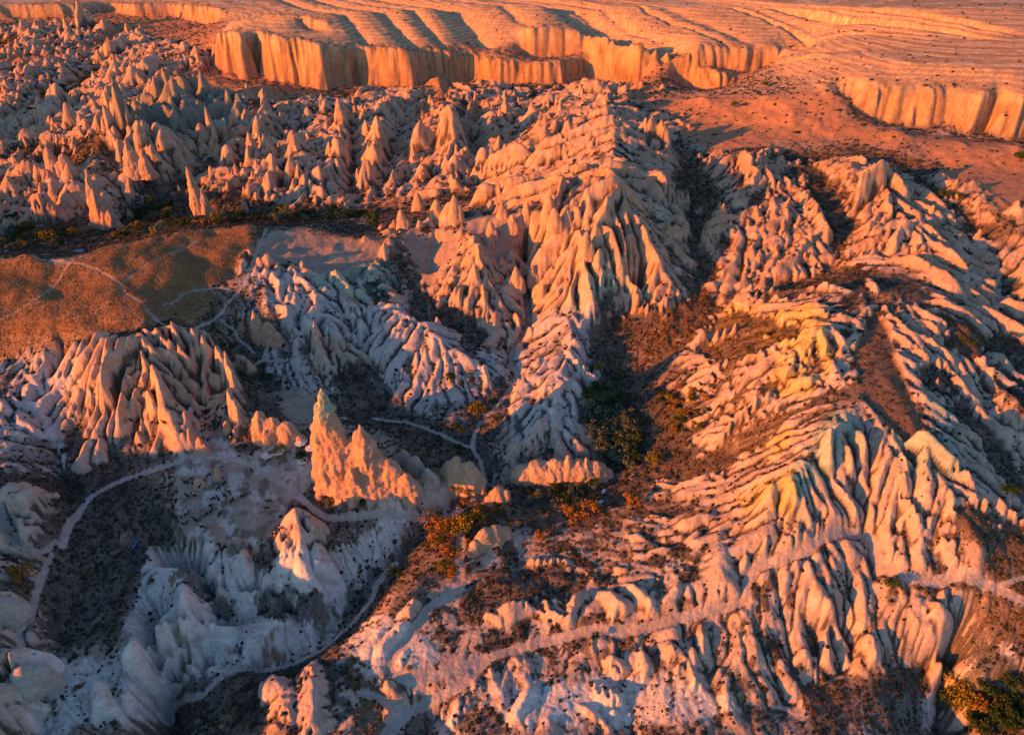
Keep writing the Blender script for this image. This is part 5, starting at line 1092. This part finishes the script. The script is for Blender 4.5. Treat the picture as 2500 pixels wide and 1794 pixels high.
# parasols
M_CAN = plain('white_canvas', (.62, .58, .56)); M_CAN2 = plain('pale_blue_canvas', (.42, .50, .62)); M_POLE = plain('wooden_pole', (.16, .10, .06))
def canopy_me(n, r, h, mat, rise=.7):
    V = [(0, 0, h+rise)]; Fc = []
    for ring, (rr, zz) in enumerate([(.33, .42), (.68, .2), (1, 0), (1, -.16)]):
        for k in range(n*2):
            a = math.pi*k/n; sag = 0 if k % 2 == 0 else -.05-.05*rr; q = 1 if k % 2 == 0 else math.cos(math.pi/n)
            V.append((math.cos(a)*r*rr*q, math.sin(a)*r*rr*q, h+rise*zz/.55*.55*(1 if zz > 0 else 1/rise)+sag if zz >= 0 else h+zz+sag))
    m = n*2
    for k in range(m): Fc.append((0, 1+k, 1+(k+1) % m))
    for g in range(3):
        for k in range(m): Fc.append((1+g*m+k, 1+(g+1)*m+k, 1+(g+1)*m+(k+1) % m, 1+g*m+(k+1) % m))
    return mesh_from('canopy', V, Fc, mat, False)
def tube(V, Fc, a, b, r, n=8):
    a, b = Vector(a), Vector(b); d = b-a; up = Vector((0, 0, 1)) if abs(d.normalized().z) < .9 else Vector((1, 0, 0)); u = d.cross(up).normalized(); w = d.cross(u).normalized(); o = len(V)
    for c_ in (a, b):
        for k in range(n): t = 2*math.pi*k/n; V.append(c_+u*math.cos(t)*r+w*math.sin(t)*r)
    for k in range(n): Fc.append((o+k, o+(k+1) % n, o+n+(k+1) % n, o+n+k))
    Fc.append(tuple(o+n+k for k in range(n)))
def pole_me():
    V = []; Fc = []; tube(V, Fc, (0, 0, -.2), (0, 0, 3.3), .05); return mesh_from('pole', V, Fc, M_POLE)
def foot_me():
    V = []; Fc = []; tube(V, Fc, (-.45, 0, .03), (.45, 0, .03), .06); tube(V, Fc, (0, -.45, .03), (0, .45, .03), .06); return mesh_from('base', V, Fc, M_POLE)
def ribs_me(n, r, h):
    V = []; Fc = []
    for k in range(n): a = 2*math.pi*k/n; tube(V, Fc, (0, 0, h+.45), (math.cos(a)*r*.9, math.sin(a)*r*.9, h+.02), .018, 4)
    return mesh_from('ribs', V, Fc, M_POLE)
for px, py, n, s, a, mt, lb in [(737,1090,8,1.25,.2,M_CAN,'white parasol furthest up, close under the orange rock wall'),(762,1103,8,1.25,.5,M_CAN,'white parasol next to the left edge of the tall pinnacle'),(741,1134,8,1.15,.1,M_CAN,'white parasol partly behind the lower green tree'),(682,1112,8,1.35,.3,M_CAN,'white parasol on the right of the cluster, behind a green tree'),(656,1118,8,1.35,.6,M_CAN,'white parasol on the left of the cluster'),(668,1105,4,1.2,.4,M_CAN2,'pale blue square parasol in the middle of the cluster')]:
    x, y, z = place(px, py+4)
    o = new_obj('parasol', None, loc=(x, y, z), rz=a, label=lb, cat='parasol', group='parasols by the tall pinnacle')
    new_obj('canopy', canopy_me(n, 1.85*s, 2.55, mt), parent=o); new_obj('pole', pole_me(), parent=o); new_obj('base', foot_me(), parent=o); new_obj('ribs', ribs_me(n, 1.85*s, 2.5), parent=o)
# benches under the parasols, a pickup in the yard, tarpaulins
def box(V, Fc, x0, x1, y0, y1, z0, z1):
    o = len(V); V += [(x, y, z) for z in (z0, z1) for y in (y0, y1) for x in (x0, x1)]
    Fc += [tuple(o+i for i in q) for q in [(0,2,3,1),(4,5,7,6),(0,1,5,4),(2,6,7,3),(0,4,6,2),(1,3,7,5)]]
def bmesh_box(name, boxes, mat):
    V = []; Fc = []
    for b_ in boxes: box(V, Fc, *b_)
    me = mesh_from(name, V, Fc, mat, False); bm = bmesh.new(); bm.from_mesh(me); bmesh.ops.bevel(bm, geom=bm.edges[:], offset=.02, segments=1, affect='EDGES'); bm.to_mesh(me); bm.free(); return me
x, y, z = place(469, 1010)
M_WH = plain('white_paint', (.6, .62, .66), .4); M_GL = plain('dark_glass', (.02, .03, .04), .15); M_TY = plain('tyre_rubber', (.02, .02, .02))
van = new_obj('parked_van', None, loc=(x, y, z+.05), rz=1.9, label='small white van parked in the shade behind the pointed rock in the yard', cat='van')
Vb = []; Fb = []
prof = [(-2.1,.35),(-2.15,1.0),(-2.05,1.85),(-1.6,1.98),(.8,1.95),(1.35,1.25),(2.05,1.05),(2.15,.6),(2.1,.35)]
for sy in (-.85, .85):
    for (a_, b_) in prof: Vb.append((a_, sy*(1 if b_ < 1.3 else .88), b_))
n_ = len(prof)
for k in range(n_-1): Fb.append((k, k+1, n_+k+1, n_+k))
Fb += [tuple(range(n_-1, -1, -1)), tuple(range(n_, 2*n_)), (0, n_, 2*n_-1, n_-1)]
new_obj('body', mesh_from('body', Vb, Fb, M_WH, False), parent=van)
new_obj('windscreen', mesh_from('windscreen', [(.86,-.72,1.9),(.86,.72,1.9),(1.33,.78,1.33),(1.33,-.78,1.33)], [(0,1,2,3)], M_GL, False), parent=van, loc=(.025,0,.02))
new_obj('side_window', mesh_from('side_window', [(-1.8,0,1.35),(.7,0,1.35),(.55,-.06,1.8),(-1.75,-.06,1.8)], [(0,1,2,3)], M_GL, False), parent=van, loc=(0,.86,0))
for sx in (-1.35, 1.35):
    for sy in (-.8, .8):
        V = []; Fc = []; tube(V, Fc, (0, -.11, 0), (0, .11, 0), .34, 16); Fc.append(tuple(15-k for k in range(16))); new_obj('wheel', mesh_from('wheel', V, Fc, M_TY), parent=van, loc=(sx, sy, .3))
M_BL = plain('blue_tarpaulin', (.03, .16, .45))
def tarp(px, py, L, W_, h, a, lb, mat=M_BL):
    x, y, z = place(px, py); V = []; Fc = []; n = 9; m = 6
    for i in range(n):
        for j in range(m):
            u, v = i/(n-1)-.5, j/(m-1)-.5; V.append((u*L, v*W_, h*(1-abs(v)*1.7)+.07*math.sin(i*2.1+j)))
    for i in range(n-1):
        for j in range(m-1): Fc.append((i*m+j, (i+1)*m+j, (i+1)*m+j+1, i*m+j+1))
    o = new_obj('tarpaulin', None, loc=(x, y, z+.1), rz=a, label=lb, cat='tarpaulin'); new_obj('sheet', mesh_from('sheet', V, Fc, mat), parent=o)
    for s in (-1, 1):
        V = []; Fc = []; tube(V, Fc, (s*L*.48, 0, -.3), (s*L*.48, 0, h+.02), .04, 6); new_obj('pole', mesh_from('pole', V, Fc, M_POLE), parent=o)
tarp(332, 1330, 4.2, .8, .7, 1.45, 'narrow blue tarpaulin on the dark scrub at lower left')
tarp(195, 618, 5.0, 4.0, 2.2, .3, 'blue tent sheet among the valley trees behind the hill')
tarp(1462, 1229, 3.2, 1.6, 1.0, .5, 'pale blue sheet right of the golden trees below the loaf', M_CAN2)
tarp(1472, 1203, 2.6, 1.4, 1.0, .9, 'pale blue sheet close under the right end of the loaf', M_CAN2)
